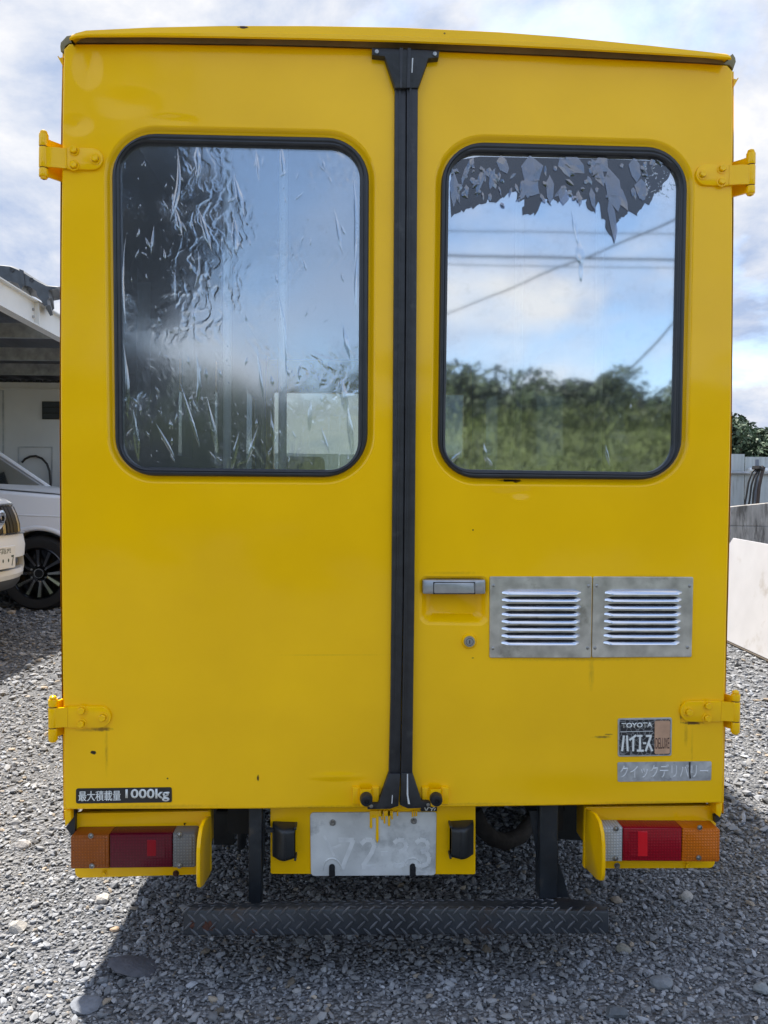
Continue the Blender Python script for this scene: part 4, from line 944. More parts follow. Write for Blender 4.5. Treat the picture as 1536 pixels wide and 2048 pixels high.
# --- plate lamps: black curved hoods
def hood(x0, x1, y0, y1, side):
    """A C-shaped hood: bows out from its base, its mouth turned to the plate."""
    zt = py_(x0, y0, .02).z; zb_ = py_(x0, y1, .0).z; rings = []
    xb_, xe = py_(x0, 1690, .02).x, py_(x1, 1690, .0).x
    for t in [k / 10 for k in range(11)]:
        x = xb_ + (xe - xb_) * t; dep = .052 * math.sin(min(1, t * 1.35 + .18) * math.pi / 2) - (.012 * max(0, t - .6) / .4)
        z1_, z0_ = zt - .003 * t, zb_ + .004 * t
        r = rounded([(yn - dep, z1_), (yn - .001, z1_ + .004), (yn - .001, z0_ - .002), (yn - dep, z0_)], [.012, .002, .002, .012], 4)
        rings.append([(x, a, c) for a, c in r])
    rings2 = [[(p[0], p[1] + (.004 if p[1] < yn - .004 else 0), (p[2] - (zt + zb_) / 2) * .86 + (zt + zb_) / 2) for p in rr] for rr in rings[::-1]]
    g = G().loft(rings + rings2, True, True)
    h = obj('plate_lamp', g, BLACKP, van, ang=50)
    xm_ = xb_ + (xe - xb_) * .62
    obj('lamp_seam', G().box(xm_ - .0006, yn - .0525, zb_ + .008, xm_ + .0006, yn - .045, zt - .008), BADGEK, h, smooth=False)
    for r_ in (y0 + 3, y1 - 8):
        e = py_(x1, r_, .0); obj('lamp_lip', G().box(min(xe, xe + side * .006), yn - .05, e.z - .005, max(xe, xe + side * .006), yn - .012, e.z + .002), BLACKP, h, bev=.002)
hood(543.5, 588, 1654, 1727, 1)
hood(949, 904, 1651, 1723, -1)
# --- step bumper of tread plate
ysf, ysb = -.085, .045
fl_t, fr_t = py_(367, 1821, ysf), py_(1217, 1822.5, ysf); fl_b, fr_b = py_(367, 1872, ysf), py_(1217, 1868, ysf)
bl_t, br_t = py_(392, 1806, ysb), py_(1128, 1796, ysb); bm_t = py_(790, 1799, ysb); fm_t = py_(790, 1817.5, ysf); br2 = py_(1188, 1803, -.03)
g = G()
Ft = [fl_t, fm_t, fr_t]; Fb = [fl_b, py_(790, 1870.5, ysf), fr_b]; 
def P(v, dy=0, dz=0): return (v.x, v.y + dy, v.z + dz)
# front sheet, rounded top edge, top sheet, ends
rows = []
for (ft, fb, bt) in ((fl_t, fl_b, bl_t), (fm_t, Fb[1], bm_t), (py_(1128, 1821.5, ysf), py_(1128, 1868.5, ysf), br_t), (py_(1190, 1822.3, ysf), py_(1190, 1868, ysf), br2), (fr_t, fr_b, py_(1215, 1815, -.06))):
    rows.append([(fb.x, fb.y + .03, fb.z + .001), (fb.x, fb.y + .003, fb.z), (fb.x, fb.y, fb.z + .004), (ft.x, ft.y, ft.z - .007), (ft.x, ft.y + .002, ft.z - .002), (ft.x, ft.y + .007, ft.z), P(bt), (bt.x, bt.y, bt.z - .045), (bt.x, bt.y - .004, bt.z - .045), (bt.x, bt.y - .004, bt.z - .005), (ft.x, ft.y + .01, ft.z - .006), (fb.x, fb.y + .005, fb.z + .006), (fb.x, fb.y + .03, fb.z + .006)])
g.loft(rows)
step = obj('step_bumper', g, TREAD, van, ang=30)
# raised bars of the tread pattern
def bar(g, c, d, nrm, ln, wd, h):
    c = Vector(c); d = Vector(d).normalized(); n_ = Vector(nrm).normalized(); s_ = d.cross(n_)
    q = [(-.5, 0), (-.3, .42), (0, .5), (.3, .42), (.5, 0), (.3, -.42), (0, -.5), (-.3, -.42)]
    base = [c + d * u * ln + s_ * v * wd for u, v in q]; topr = [c + n_ * h + d * u * ln * .8 + s_ * v * wd * .45 for u, v in q]
    g.loft([base, topr], False, True)
g = G()
for i in range(35):
    for r_, (ry, an) in enumerate(((1822, 1), (1836, -1), (1851, 1), (1865, -1))):
        x_ = 371 + i * 24.7 + (12 if r_ % 2 else 0) + (6 if r_ > 1 else 0)
        if x_ > 1210: continue
        t = (x_ - 367) / 850; yy = ry + (-2.2 * t if r_ > 1 else -1.5 * math.sin(t * math.pi))
        bar(g, py_(x_, yy, ysf), (.72, 0, an * .72), (0, -1, .0), .030, .0062, .0028)
for i in range(33):
    for r_ in range(3):
        u = (i + .5 + (.5 if r_ % 2 else 0)) / 34; w = (r_ + .6) / 3.1
        if u < .5: a, b_ = Vector(fl_t).lerp(fm_t, u * 2), Vector(bl_t).lerp(bm_t, u * 2)
        else: a, b_ = Vector(fm_t).lerp(py_(1128, 1821.5, ysf), u * 2 - 1), Vector(bm_t).lerp(br_t, u * 2 - 1)
        c = a.lerp(b_, w); nrm = Vector((1, 0, 0)).cross(b_ - a); 
        if nrm.z < 0: nrm = -nrm
        bar(g, c + nrm.normalized() * .0002, (.72, .72 * (1 if r_ % 2 else -1), .72 * (1 if r_ % 2 else -1) * (b_ - a).z / max(.01, (b_ - a).y)), nrm, .030, .0062, .0028)
obj('tread_relief', g, mat('worn_tread_bars', (0.12, 0.125, 0.135), .34, .5, var=.4, vscale=12, dirt=(.06, .05, .045), dscale=6), step, ang=25, kind='stuff', label='raised diagonal bars of the tread plate')
def splat(cx, cy, rx, ry, y):
    return on([(cx + rx * (.55 + .6 * rnd.random()) * math.cos(t), cy + ry * (.55 + .6 * rnd.random()) * math.sin(t)) for t in [2 * math.pi * k / 22 for k in range(22)]], y)
g = G()
for q in ((417, 1853, 13, 12), (384, 1849, 6, 10), (508, 1862, 6, 4)):
    p_ = splat(*q, ysf); f_ = fill_with_holes(xz(p_), [], ysf - .0007); g.add(f_.v, f_.f)
    g.loft([[(p.x, ysf - .0007, p.z) for p in p_], [(p.x, ysf, p.z) for p in p_]], False, False)
obj('rust_patch', g, RUSTM, step, smooth=False)
# hangers from the chassis to the step
z_st = bm_t.z
def post(xa, xb, ya, yb, z0, z1, nm='step_hanger'):
    g = G(); t = .006
    g.box(xa, ya, z0, xb, ya + t, z1); g.box(xa, ya + t, z0, xa + t, yb, z1); g.box(xb - t, ya + t, z0, xb, yb, z1); return obj(nm, g, DARKST, van, bev=.0025)
a = py_(497, 1750, .02); b_ = py_(523, 1750, .02)
lh = post(a.x, b_.x, .02, .06, py_(510, 1806, .03).z - .004, FLOOR + .02)
c0, c1 = py_(528, 1625, .05), py_(520, 1730, .05)
obj('hanger_bolt', G().cyl(py_(532, 1660, .03), (1, 0, 0), .007, .02, 6), DARKST, lh)
obj('hanger_gusset', G().prism(on([(523, 1622), (530, 1622), (529, 1700), (522, 1790), (520, 1790)], .045), .045, .055), DARKST, lh, smooth=False)
a = py_(1080, 1700, .03); b_ = py_(1116, 1700, .03)
rh = post(a.x, b_.x, .03, .08, py_(1100, 1795, .03).z - .004, FLOOR + .02)
obj('hanger_gusset', G().prism(on([(1059, 1622), (1081, 1622), (1081, 1790), (1080, 1790), (1072, 1700)], .06), .06, .07), DARKST, rh, smooth=False)
obj('hanger_gusset', G().prism(on([(1114, 1730), (1118, 1728), (1128, 1755), (1137, 1795), (1114, 1795)], .05), .05, .058), DARKST, rh, smooth=False)
# --- underbody: rails, crossmember, exhaust, mud flaps, axle, wheels
for sx in (-.42, .42): obj('chassis_rail', G().box(sx - .035, .1, FLOOR - .11, sx + .035, 4.0, FLOOR - .006), UNDER, van, smooth=False)
obj('crossmember', G().box(-.7, .3, FLOOR - .1, .7, .36, FLOOR - .006), UNDER, van, smooth=False)
ex = [py_(948, 1622, .26), py_(962, 1655, .25), py_(985, 1676, .27), py_(1010, 1684, .30), py_(1040, 1672, .36), py_(1062, 1645, .5), py_(1070, 1630, .9)]
obj('exhaust_pipe', G().tube(ex, .024, 16), mat('rusty_exhaust', (.03, .026, .024), .8, .2, var=.4, vscale=30, bump=.3, bscale=90), van, ang=60)
for pts, yy in (([(1112, 1612), (1172, 1611), (1172, 1682), (1160, 1681), (1116, 1678)], .48), ([(424, 1618), (470, 1618), (468, 1690), (428, 1690)], .5)):
    obj('mud_flap', G().prism(on(pts, yy), yy, yy + .008, .001), BLACKP, van, smooth=False)
obj('spring_shackle', G().prism(on(rounded([(475, 1615), (488, 1615), (490, 1695), (482, 1703), (474, 1695)], 5, 4), .2), .2, .22, .002), DARKST, van)
obj('axle', G().cyl((-.7, 1.15, .27), (1, 0, 0), .05, 1.4, 16), UNDER, van)
def wheel(name, c, r, w, parent, axis=(1, 0, 0), face=1):
    t = obj(name, G().lathe([(r * .62, -w * .5), (r * .9, -w * .5), (r * .98, -w * .36), (r, -w * .2), (r, w * .2), (r * .98, w * .36), (r * .9, w * .5), (r * .62, w * .5)], c, axis, 48), TYRE, parent, ang=40)
    obj('rim', G().lathe([(r * .62, -w * .45), (r * .62, w * .45 * face), (r * .55, w * .4 * face), (r * .5, w * .1 * face), (0, w * .12 * face)], c, axis, 32), GALV, t)
for sx in (-.5, .5):
    g = G()
    for k_ in range(4): g.box(sx - .03, .35 + .16 * k_, FLOOR - .16 - .012 * k_, sx + .03, 1.95 - .16 * k_, FLOOR - .151 - .012 * k_)
    obj('leaf_spring', g, UNDER, van, smooth=False)
obj('brake_hose', G().tube([(-.2, .32, FLOOR - .01), (-.22, .3, FLOOR - .09), (-.3, .34, FLOOR - .12), (-.4, .6, FLOOR - .13)], .008, 8), HOSEM, van)
for sx in (-.66, .66): wheel('wheel', (sx, 1.15, .29), .29, .2, van); wheel('wheel', (sx, 3.55, .29), .29, .2, van)

# ================================================================ CARS UNDER THE CARPORT
def spoked_wheel(parent, c, r, ax, tyre_w=.26):
    """Dark multi-spoke alloy wheel, outer face towards ax."""
    ax = Vector(ax); c = Vector(c); w = tyre_w
    t = obj('wheel', G().lathe([(r * .66, -w * .5), (r * .92, -w * .5), (r * .985, -w * .38), (r, -w * .2), (r, w * .2), (r * .985, w * .38), (r * .92, w * .5), (r * .72, w * .5), (r * .665, w * .46)], c, ax, 64), TYRE, parent, ang=40)
    obj('rim', G().lathe([(r * .70, w * .48), (r * .675, w * .50), (r * .655, w * .44), (r * .62, w * .2), (r * .60, -w * .3), (r * .1, -w * .3), (0, -w * .3)], c, ax, 64), RIMD, t, ang=40)
    u = Vector((0, 0, 1)); s = ax.cross(u)
    g = G(); gb = G()
    for k in range(6):
        for sgn in (-1, 1):
            a = 2 * math.pi * k / 6 + sgn * .17 + .3; d = u * math.cos(a) + s * math.sin(a); e = ax.cross(d); a2 = a + sgn * .1; d2 = u * math.cos(a2) + s * math.sin(a2); e2 = ax.cross(d2)
            def q(dd, ee, rr, off, ww): return [c + dd * rr + ee * ww + ax * (w * off), c + dd * rr - ee * ww + ax * (w * off), c + dd * rr - ee * ww * .8 + ax * (w * (off - .2)), c + dd * rr + ee * ww * .8 + ax * (w * (off - .2))]
            g.loft([q(d, e, r * .16, .28, .022), q(d, e, r * .3, .36, .020), q(d2, e2, r * .64, .42, .026)])
            gb.loft([q(d, e, r * .22, .352, .010), q(d2, e2, r * .63, .434, .017)])
    obj('spoke', g, RIMD, t, ang=25); obj('spoke_edge', gb, RIMB, t, ang=25)
    obj('hub_cap', G().lathe([(r * .14, w * .2), (r * .14, w * .36), (r * .12, w * .4), (0, w * .4)], c, ax, 24), RIMD, t, ang=30)
    obj('hub_ring', G().lathe([(r * .14, w * .37), (r * .13, w * .41), (r * .11, w * .41), (r * .11, w * .37)], c, ax, 24), RIMB, t, ang=30)
    gg = G()
    for k in range(6):
        a = 2 * math.pi * k / 6; d = u * math.cos(a) + s * math.sin(a); gg.cyl(c + d * r * .21 + ax * w * .3, ax, .011, .03, 6)
    obj('lug_nut', gg, RIMB, t, ang=30)
def arch_outline(L, arches, ra, zsill, upper):
    """Side outline of a car body: sill with round wheel openings, then the given upper line (front to back)."""
    o = []
    for xa in sorted(arches):
        o.append((xa - ra, zsill))
        o += [(xa + ra * math.cos(t), .40 + ra * math.sin(t)) for t in [math.pi - math.pi * k / 14 for k in range(15)]]
        o.append((xa + ra, zsill))
    return [(-L, zsill)] + o + upper
def suv(t, paintm, L, half, nose, roofz=1.88):
    """Body of an estate off-roader, nose at local x = 0 pointing +x, wheels at -0.92 and -3.75."""
    front_ax, rear_ax = -.92, -3.75
    up = [(-.18, .42), (-.06, .5), (-.02, .75), (-.05, 1.02), (-.16, 1.14), (-.5, 1.205), (-1.1, 1.25), (-1.52, 1.285), (-L + .1, 1.27), (-L + .02, 1.1), (-L, .6)]
    o = arch_outline(L, [front_ax, rear_ax], .46, .42, up)
    def ring(y, k, f=0.0):
        r = offset(o, k); return [(a - (f if a > -.6 else 0), y, c) for a, c in r]
    g = G().loft([ring(-half + .0, -.035), ring(-half - .0 + .02, -.01), ring(-half + .06, 0), ring(half - .06, 0), ring(half - .02, -.01), ring(half, -.035)])
    b = obj('body', g, paintm, t, ang=38)
    # arch liners
    for xa in (front_ax, rear_ax):
        obj('wheel_well', G().lathe([(.455, -half + .32), (.455, half - .32)], (xa, 0, .40), (0, 1, 0), 40), BADGEK, t)
    # fender crease, flare
    for sy in (-1, 1):
        y = sy * (half + .002)
        for xa in (front_ax, rear_ax):
            a = [(xa + .475 * math.cos(q), y - sy * .018, .40 + .475 * math.sin(q)) for q in [math.pi * k / 20 for k in range(21)]]
            obj('wheel_arch', G().tube(a, .03, 10), paintm, t, ang=60)
        obj('crease', G().tube([(-.25, y - sy * .004, .98), (-1.4, y - sy * .004, 1.02), (-L + .3, y - sy * .004, 1.02)], .010, 8), paintm, t)
    # glasshouse
    for name, m_, pr, dy in (('cabin_glass', CARGL, [(-1.45, 1.26), (-2.18, 1.78), (-L + .55, 1.80), (-L + .12, 1.26)], 0),):
        h0, h1 = half - .06, half - .2
        rings = [[(pr[0][0], s * h0, pr[0][1]), (pr[3][0], s * h0, pr[3][1]), (pr[2][0], s * h1, pr[2][1]), (pr[1][0], s * h1, pr[1][1])] for s in (-1, 1)]
        obj(name, G().loft(rings), m_, t, smooth=False)
    obj('roof', G().loft([[(-2.12, s * (half - .19), 1.785), (-2.3, s * (half - .22), roofz - .02), (-L + .7, s * (half - .22), roofz), (-L + .5, s * (half - .19), 1.80)] for s in (-1, 1)]), paintm, t, bev=.03)
    for sy in (-1, 1):
        for (x0, z0, x1, z1) in ((-1.43, 1.25, -2.2, 1.81), (-2.75, 1.25, -2.8, 1.81), (-3.8, 1.25, -3.75, 1.81), (-L + .1, 1.25, -L + .52, 1.81)):
            h0, h1 = half - .052, half - .192
            obj('pillar', G().tube([(x0, sy * h0, z0), (x1, sy * h1, z1)], .03, 8), paintm, t)
    return b
# the silver off-roader at the back
hub = py_(77, 1145, 6.25)
sv = thing('parked_car', 'silver off-roader at the back under the carport showing its dark front wheel', 'car', (hub.x + .92, 6.25 + .96 - .02, 0))
suv(sv, SILVER, 4.9, .96, 0)
for xa in (-.92, -3.75):
    spoked_wheel(sv, (xa, -.83, .395), .395, (0, -1, 0)); spoked_wheel(sv, (xa, .83, .395), .395, (0, 1, 0))
obj('bonnet', G().loft([[(-.16, s * k, 1.135 + dz), (-.5, s * k, 1.215 + dz), (-1.1, s * k, 1.265 + dz), (-1.5, s * k, 1.295 + dz)] for s, k, dz in ((-1, .9, .0), (-1, .62, .045), (1, .62, .045), (1, .9, .0))], False, False, closed=False), SILVER, sv, ang=40)
obj('wiper_cowl', G().box(-1.6, -.8, 1.27, -1.45, .8, 1.30), BADGEK, sv, bev=.01)
obj('headlamp', G().box(-.2, -.94, .92, -.05, -.62, 1.06), CARGL, sv, bev=.02); obj('headlamp', G().box(-.2, .62, .92, -.05, .94, 1.06), CARGL, sv, bev=.02)
obj('front_grille', G().box(-.06, -.55, .7, -.005, .55, 1.05), GRILLE, sv, bev=.01)
# the white one in front, nose in the picture
pc = py_(-6, 1128, 3.75)
wv = thing('parked_car', 'white off-roader nearest the left picture edge showing only its ribbed grille and bumper', 'car', (pc.x + .02, 3.75, 0), R(-4))
wo = [(-.55, .45), (-.52, 1.1)]
def nose_f(u): return -.42 * abs(u / .93) ** 2.6
def nose(z0, z1, xo0, xo1, m_, name, u0=-.93, u1=.93, n=24, th=.08, zc=0.0, parent=None):
    """A band of the curved front end between heights z0 and z1."""
    rings = []
    for i in range(n + 1):
        u = u0 + (u1 - u0) * i / n; f = nose_f(u); drop = zc * abs(u / .93) ** 2
        rings.append([(f + xo0, u, z0 + drop * .3), (f + (xo0 + xo1) / 2 + .012, u, (z0 + z1) / 2), (f + xo1, u, z1 - drop), (f + xo1 - th, u, z1 - drop), (f + xo0 - th, u, z0 + drop * .3)])
    return obj(name, G().loft(rings), m_, parent or wv, ang=30)
nose(.50, .58, -.06, -.02, BLACKP, 'bumper_skirt', th=.2)
nose(.58, .655, -.015, .0, WHITE, 'bumper_lower', th=.2)
nose(.66, .745, -.05, -.05, BADGEK, 'air_intake', th=.2)
obj('intake_bar', G().loft([[(nose_f(u) - .035, u, .69), (nose_f(u) - .035, u, .705), (nose_f(u) - .07, u, .705), (nose_f(u) - .07, u, .69)] for u in [-.7 + .1 * k for k in range(15)]]), GRILLE, wv)
nose(.745, .915, .012, .0, WHITE, 'front_bumper', th=.2)
nose(.575, .75, -.0, .005, WHITE, 'bumper_corner', .62, .93, 8, .2); nose(.575, .75, -.0, .005, WHITE, 'bumper_corner', -.93, -.62, 8, .2)
nose(.915, .925, .005, .005, CHROME, 'grille_trim', -.8, .8, 20, .05)
nose(.925, 1.13, -.05, -.10, BADGEK, 'grille_backing', -.86, .86, 24, .1)
nose(1.13, 1.15, -.085, -.09, CHROME, 'grille_trim', -.8, .8, 20, .05)
nose(1.15, 1.215, -.09, -.20, WHITE, 'bonnet_edge', th=.3, zc=.05)
for i in range(27):
    u = -.84 + i * .0646; f = nose_f(u); d = Vector((1, 0, 0))
    w_ = .016 if i % 2 else .010
    pts = [(f - .03, .93), (f - .035, .99), (f - .055, 1.06), (f - .085, 1.125)]
    obj('grille_bar', G().loft([[(x, u - w_, z), (x + .012, u, z), (x, u + w_, z), (x - .03, u + w_, z), (x - .03, u - w_, z)] for x, z in pts]), GRILLE if i % 5 else DULL, wv, ang=20)
eg = obj('emblem', G().lathe([(.075, 0), (.075, .012), (.06, .018), (.055, .012), (.055, 0)], (-.02, .02, 1.035), (1, 0, -.2), 32), CHROME, wv)
obj('emblem_oval', G().lathe([(.05, 0), (.05, .02), (.036, .022), (.036, 0)], (-.015, .02, 1.035), (1, 0, -.2), 24), CHROME, eg)
npw = obj('number_plate', G().box(.014, -.165, .675, .032, .165, .84), mat('white_plate', (.74, .75, .75), .4), wv, bev=.004)
wvM = Matrix.Translation(wv.location) @ Matrix.Rotation(R(-4), 4, 'Z')
def plate_text(s, y0, y1, z0, z1, bold=0.0):
    cu = bpy.data.curves.new('t', 'FONT'); cu.body = s; cu.offset = bold; tmp = bpy.data.objects.new('t', cu); COL.objects.link(tmp); bpy.context.view_layer.update()
    me = bpy.data.meshes.new_from_object(tmp.evaluated_get(bpy.context.evaluated_depsgraph_get())); bpy.data.objects.remove(tmp)
    xs = [v.co.x for v in me.vertices]; ys_ = [v.co.y for v in me.vertices]; a, b_, c, d = min(xs), max(xs), min(ys_), max(ys_)
    for v in me.vertices: v.co = Vector((.0326, y0 + (y1 - y0) * (v.co.x - a) / (b_ - a), z0 + (z1 - z0) * (v.co.y - c) / (d - c)))
    me.materials.clear(); obj('plate_lettering', me, mat('dark_green_print', (.02, .05, .035), .5), npw, smooth=False)
plate_text('宇都宮392', -.085, .095, .785, .83, .01)
plate_text('・・・7', -.10, .14, .69, .77, .02)
wb = G(); ob = arch_outline(4.7, [-1.0, -3.75], .44, .45, [(-.42, .45), (-.42, 1.1), (-.6, 1.2), (-1.5, 1.27), (-4.6, 1.25), (-4.7, .6)])
wb.loft([[(a, -.93, c) for a, c in offset(ob, -.03)], [(a, -.88, c) for a, c in ob], [(a, .88, c) for a, c in ob], [(a, .93, c) for a, c in offset(ob, -.03)]]); obj('body', wb, WHITE, wv, ang=38)
obj('bonnet', G().loft([[(nose_f(u) - .16, u, 1.2 - .05 * abs(u / .93) ** 2), (nose_f(u) - .5, u, 1.235), (-1.55, u, 1.29)] for u in [-.9 + .1 * k for k in range(19)]], False, False, closed=False), WHITE, wv, ang=40)
for s in (-1, 1): obj('headlamp', G().box(-.5, s * .84 - .06, .96, -.36, s * .84 + .06, 1.08), CARGL, wv, bev=.02)
obj('cabin_glass', G().loft([[(-1.55, s * .86, 1.27), (-4.55, s * .86, 1.26), (-4.1, s * .72, 1.8), (-2.25, s * .72, 1.78)] for s in (-1, 1)]), CARGL, wv, smooth=False)
obj('roof', G().loft([[(-2.2, s * .74, 1.785), (-2.4, s * .7, 1.86), (-3.95, s * .7, 1.87), (-4.1, s * .74, 1.8)] for s in (-1, 1)]), WHITE, wv, bev=.03)
for xa in (-1.0, -3.75):
    spoked_wheel(wv, (xa, -.8, .38), .38, (0, -1, 0)); spoked_wheel(wv, (xa, .8, .38), .38, (0, 1, 0))
    obj('wheel_well', G().lathe([(.435, -.55), (.435, .55)], (xa, 0, .40), (0, 1, 0), 40), BADGEK, wv)

# ================================================================ CARPORT AND SHED
XB = -3.2
zt_b = (px_(0, 556, XB).z + px_(119, 637, XB).z) / 2; zb_b = (px_(0, 614.6, XB).z + px_(119, 681, XB).z) / 2
cp = thing('carport', 'carport with white edge beam and dark sheet roof over the parked cars', 'carport', (XB, 6, 0))
def loc(o): o.location = (-XB, -6, 0); return o
Y0, Y1 = 1.2, 12.0
bmid = obj('edge_beam', G().box(XB - .004, Y0, zb_b + .012, XB + .004, Y1, zt_b - .012), BEAMW, cp, smooth=False); loc(bmid)
f1 = obj('beam_flange', G().box(XB - .05, Y0, zt_b - .0115, XB + .05, Y1, zt_b), BEAMW, bmid, smooth=False)
f2 = obj('beam_flange', G().box(XB - .05, Y0, zb_b, XB + .05, Y1, zb_b + .0115), BEAMW, bmid, smooth=False)
for (pa, pb) in ((75, 625),):
    q = px_(pa, pb, XB + .03)
    for yy in (q.y, q.y - 2.2, q.y + 2.3):
        obj('stiffener', G().box(XB + .005, yy - .005, zb_b + .0125, XB + .048, yy + .005, zt_b - .0125), BEAMW, bmid, smooth=False)
        obj('beam_bolt', G().cyl((XB + .005, yy - .05, (zt_b + zb_b) / 2 + .03), (1, 0, 0), .014, .012, 6), GALV, bmid)
        obj('beam_bolt', G().cyl((XB + .005, yy - .05, (zt_b + zb_b) / 2 - .04), (1, 0, 0), .014, .012, 6), GALV, bmid)
# corrugated deck
g = G(); xs_ = np.arange(-9.0, XB - .05, .09); zz = [zt_b - .03 + (.02 if (i // 2) % 2 else 0) for i in range(len(xs_))]
g.loft([[(x, y, z) for x, z in zip(xs_, zz)] + [(x, y, z + .004) for x, z in zip(xs_[::-1], zz[::-1])] for y in (Y0, Y1)]); loc(obj('roof_deck', g, DECK, cp, smooth=False))
for yy in (2.2, 3.55, 4.9, 6.2, 7.55, 8.7):
    zz0 = zt_b - .23 + .0; g = G().box(-9, yy, zz0, XB - .055, yy + .004, zz0 + .15); g.box(-9, yy + .0045, zz0, XB - .055, yy + .05, zz0 + .004); g.box(-9, yy + .0045, zz0 + .146, XB - .055, yy + .05, zz0 + .15)
    loc(obj('purlin', g, GALV, cp, smooth=False))
for yy in (Y0 + .1, Y1 - .1): loc(obj('carport_post', G().box(XB - .3, yy - .05, 0, XB - .2, yy + .05, zb_b), BEAMW, cp, bev=.004))
for yy in (Y0 + .1, Y1 - .1): loc(obj('carport_post', G().box(-8.9, yy - .05, 0, -8.8, yy + .05, zb_b), BEAMW, cp, bev=.004))
for yy in (Y0 + .1, Y1 - .1): loc(obj('cross_beam', G().box(-9, yy - .04, zb_b + .001, XB - .06, yy + .04, zb_b + .04), BEAMW, cp, smooth=False))
# dark bumper cover lying on the beam
out_b = [(-40, 528), (0, 531), (20, 533), (32, 538), (45, 544), (60, 554), (75, 563), (93, 572), (114, 574), (113, 577), (97, 580), (98, 596), (94, 600), (95, 610), (88, 612), (81, 599), (74, 590), (72, 582), (58, 573), (48, 570), (42, 579), (36, 567), (20, 562), (10, 563), (0, 558), (-40, 548)]
yb_ = 5.55; p2 = xz(on(out_b, yb_)); g = G()
f_ = fill_with_holes(p2, [], yb_); g.add(f_.v, f_.f)
g.loft([[(a, yb_, c) for a, c in p2], [(a - .01, yb_ + .08, c + .02) for a, c in offset(p2, .006)], [(a - .06, yb_ + .3, c - .03) for a, c in offset(p2, -.004)]], False, False)
bc = obj('bumper_cover', g, mat('dusty_black_plastic', (.045, .052, .062), .4, var=.3, vscale=12), None, ang=40, label='dark plastic bumper cover left lying on top of the white carport beam', category='car part')
for (a, b_) in ((24, 540), (63, 560)):
    obj('clip_hole', G().lathe([(.022, 0), (.022, -.006), (.012, -.006), (0, -.002)], py_(a, b_, yb_ - .001), (0, 1, 0), 14), BADGEK, bc)
g = G().prism(on([(39, 538), (47, 541), (50, 572), (42, 570)], yb_ - .006), yb_ - .012, yb_ - .0005, .002); obj('cover_rib', g, MATS['dusty_black_plastic'], bc)
# shed wall at the back
YS = 9.4
ztop = py_(60, 765, YS).z; xl = -8.6; xr_ = -2.3
shed = thing('storage_shed', 'white panelled shed standing behind the silver car under the carport', 'shed', (-5, YS, 0))
def sl_(o): o.location = (5, -YS, 0); return o
sl_(obj('shed_wall', G().box(xl, YS, 0, xr_, YS + 2.2, ztop), SHEDW, shed, smooth=False))
xj = py_(6.5, 850, YS).x
for k_ in range(-3, 4):
    x_ = xj + k_ * 1.05
    if xl < x_ < xr_: sl_(obj('panel_joint', G().box(x_ - .012, YS - .006, .05, x_ + .012, YS - .001, ztop - .12), GALV, shed, smooth=False))
sl_(obj('shed_cornice', G().box(xl, YS - .02, ztop - .1, xr_, YS - .001, ztop - .085), SHEDW, shed, smooth=False))
g = G(); n_ = 60
for k_ in range(n_):
    x_ = xl + (xr_ - xl) * k_ / n_; g.box(x_, YS - .03, ztop + .002, x_ + (xr_ - xl) / n_ * .55, YS + .3, ztop + .03 + .006 * (k_ % 3))
sl_(obj('shed_flashing', g, DARKST, shed, smooth=False, kind='stuff'))
va_, vb_ = py_(85, 803, YS), py_(128, 839, YS)
vf = sl_(obj('shed_vent', G().box(va_.x, YS - .02, vb_.z, vb_.x, YS - .001, va_.z), BLACKP, shed, bev=.004))
for k_ in range(3):
    z_ = vb_.z + (va_.z - vb_.z) * (k_ + .15) / 3; obj('vent_slat', G().box(va_.x + .02, YS - .034, z_, vb_.x - .02, YS - .021, z_ + (va_.z - vb_.z) * .24), GRILLE, vf, smooth=False)
ha, hb = py_(36, 893, YS), py_(105, 1010, YS)
g = G(); t_ = .012
for (x0, x1, z0, z1) in ((ha.x, hb.x, ha.z - t_, ha.z), (ha.x, ha.x + t_, hb.z, ha.z - t_), (hb.x - t_, hb.x, hb.z, ha.z - t_)): g.box(x0, YS - .008, z0, x1, YS - .001, z1)
sl_(obj('hatch_frame', g, GALV, shed, smooth=False))
hp = [(44, 925), (50, 918), (60, 913), (72, 912), (84, 917), (94, 928), (99, 942), (101, 965), (100, 1000)]
obj('hose', G().tube([py_(a, b_, YS - .05) for a, b_ in hp], .016, 10), HOSEM, None, ang=60, label='black hose arching across the white shed wall above the silver bonnet', category='hose')

# ================================================================ RIGHT: BOARD, WALL, FENCE
a = pg(1453, 1287); b_ = pg(1536, 1326); d = (b_ - a); c = a + d * 1.9
t0 = px_(1458, 1092, a.x + .14); t1 = px_(1468, 1076, a.x + .16); t2 = px_(1536, 1086.5, b_.x + .17); t3 = t2 + (t2 - t1) * .95
t3.z = t2.z - .02
outl3 = [Vector((a.x, a.y, .03)), Vector((c.x, c.y, .03)), t3, t1, t0]
bo = G(); nb = (outl3[1] - outl3[0]).cross(outl3[3] - outl3[0]).normalized(); 
if nb.x > 0: nb = -nb
bo.loft([[p + nb * .009 for p in outl3], [p - nb * .009 for p in outl3]])
brd = obj('board', bo, BOARDM, None, smooth=False, bev=.003, label='large scuffed white sheet leaning in front of the concrete wall', category='board')
obj('board_edge', G().tube([outl3[0] + nb * .0 + Vector((0, 0, -.012)), outl3[1] + Vector((0, 0, -.012))], .011, 8), RAW, brd)
obj('board_prop', G().tube([(a.x + .9, a.y - .8, .0), tuple(t1.lerp(t3, .5) - nb * .03 - Vector((0, 0, .03)))], .02, 8), RAW, brd)
YW = 8.2
wt = py_(1450, 1015, YW); wt2 = py_(1536, 1004, YW - .25)
cw = thing('concrete_wall', 'low weathered grey concrete wall behind the white sheet', 'wall', (wt.x, YW, 0))
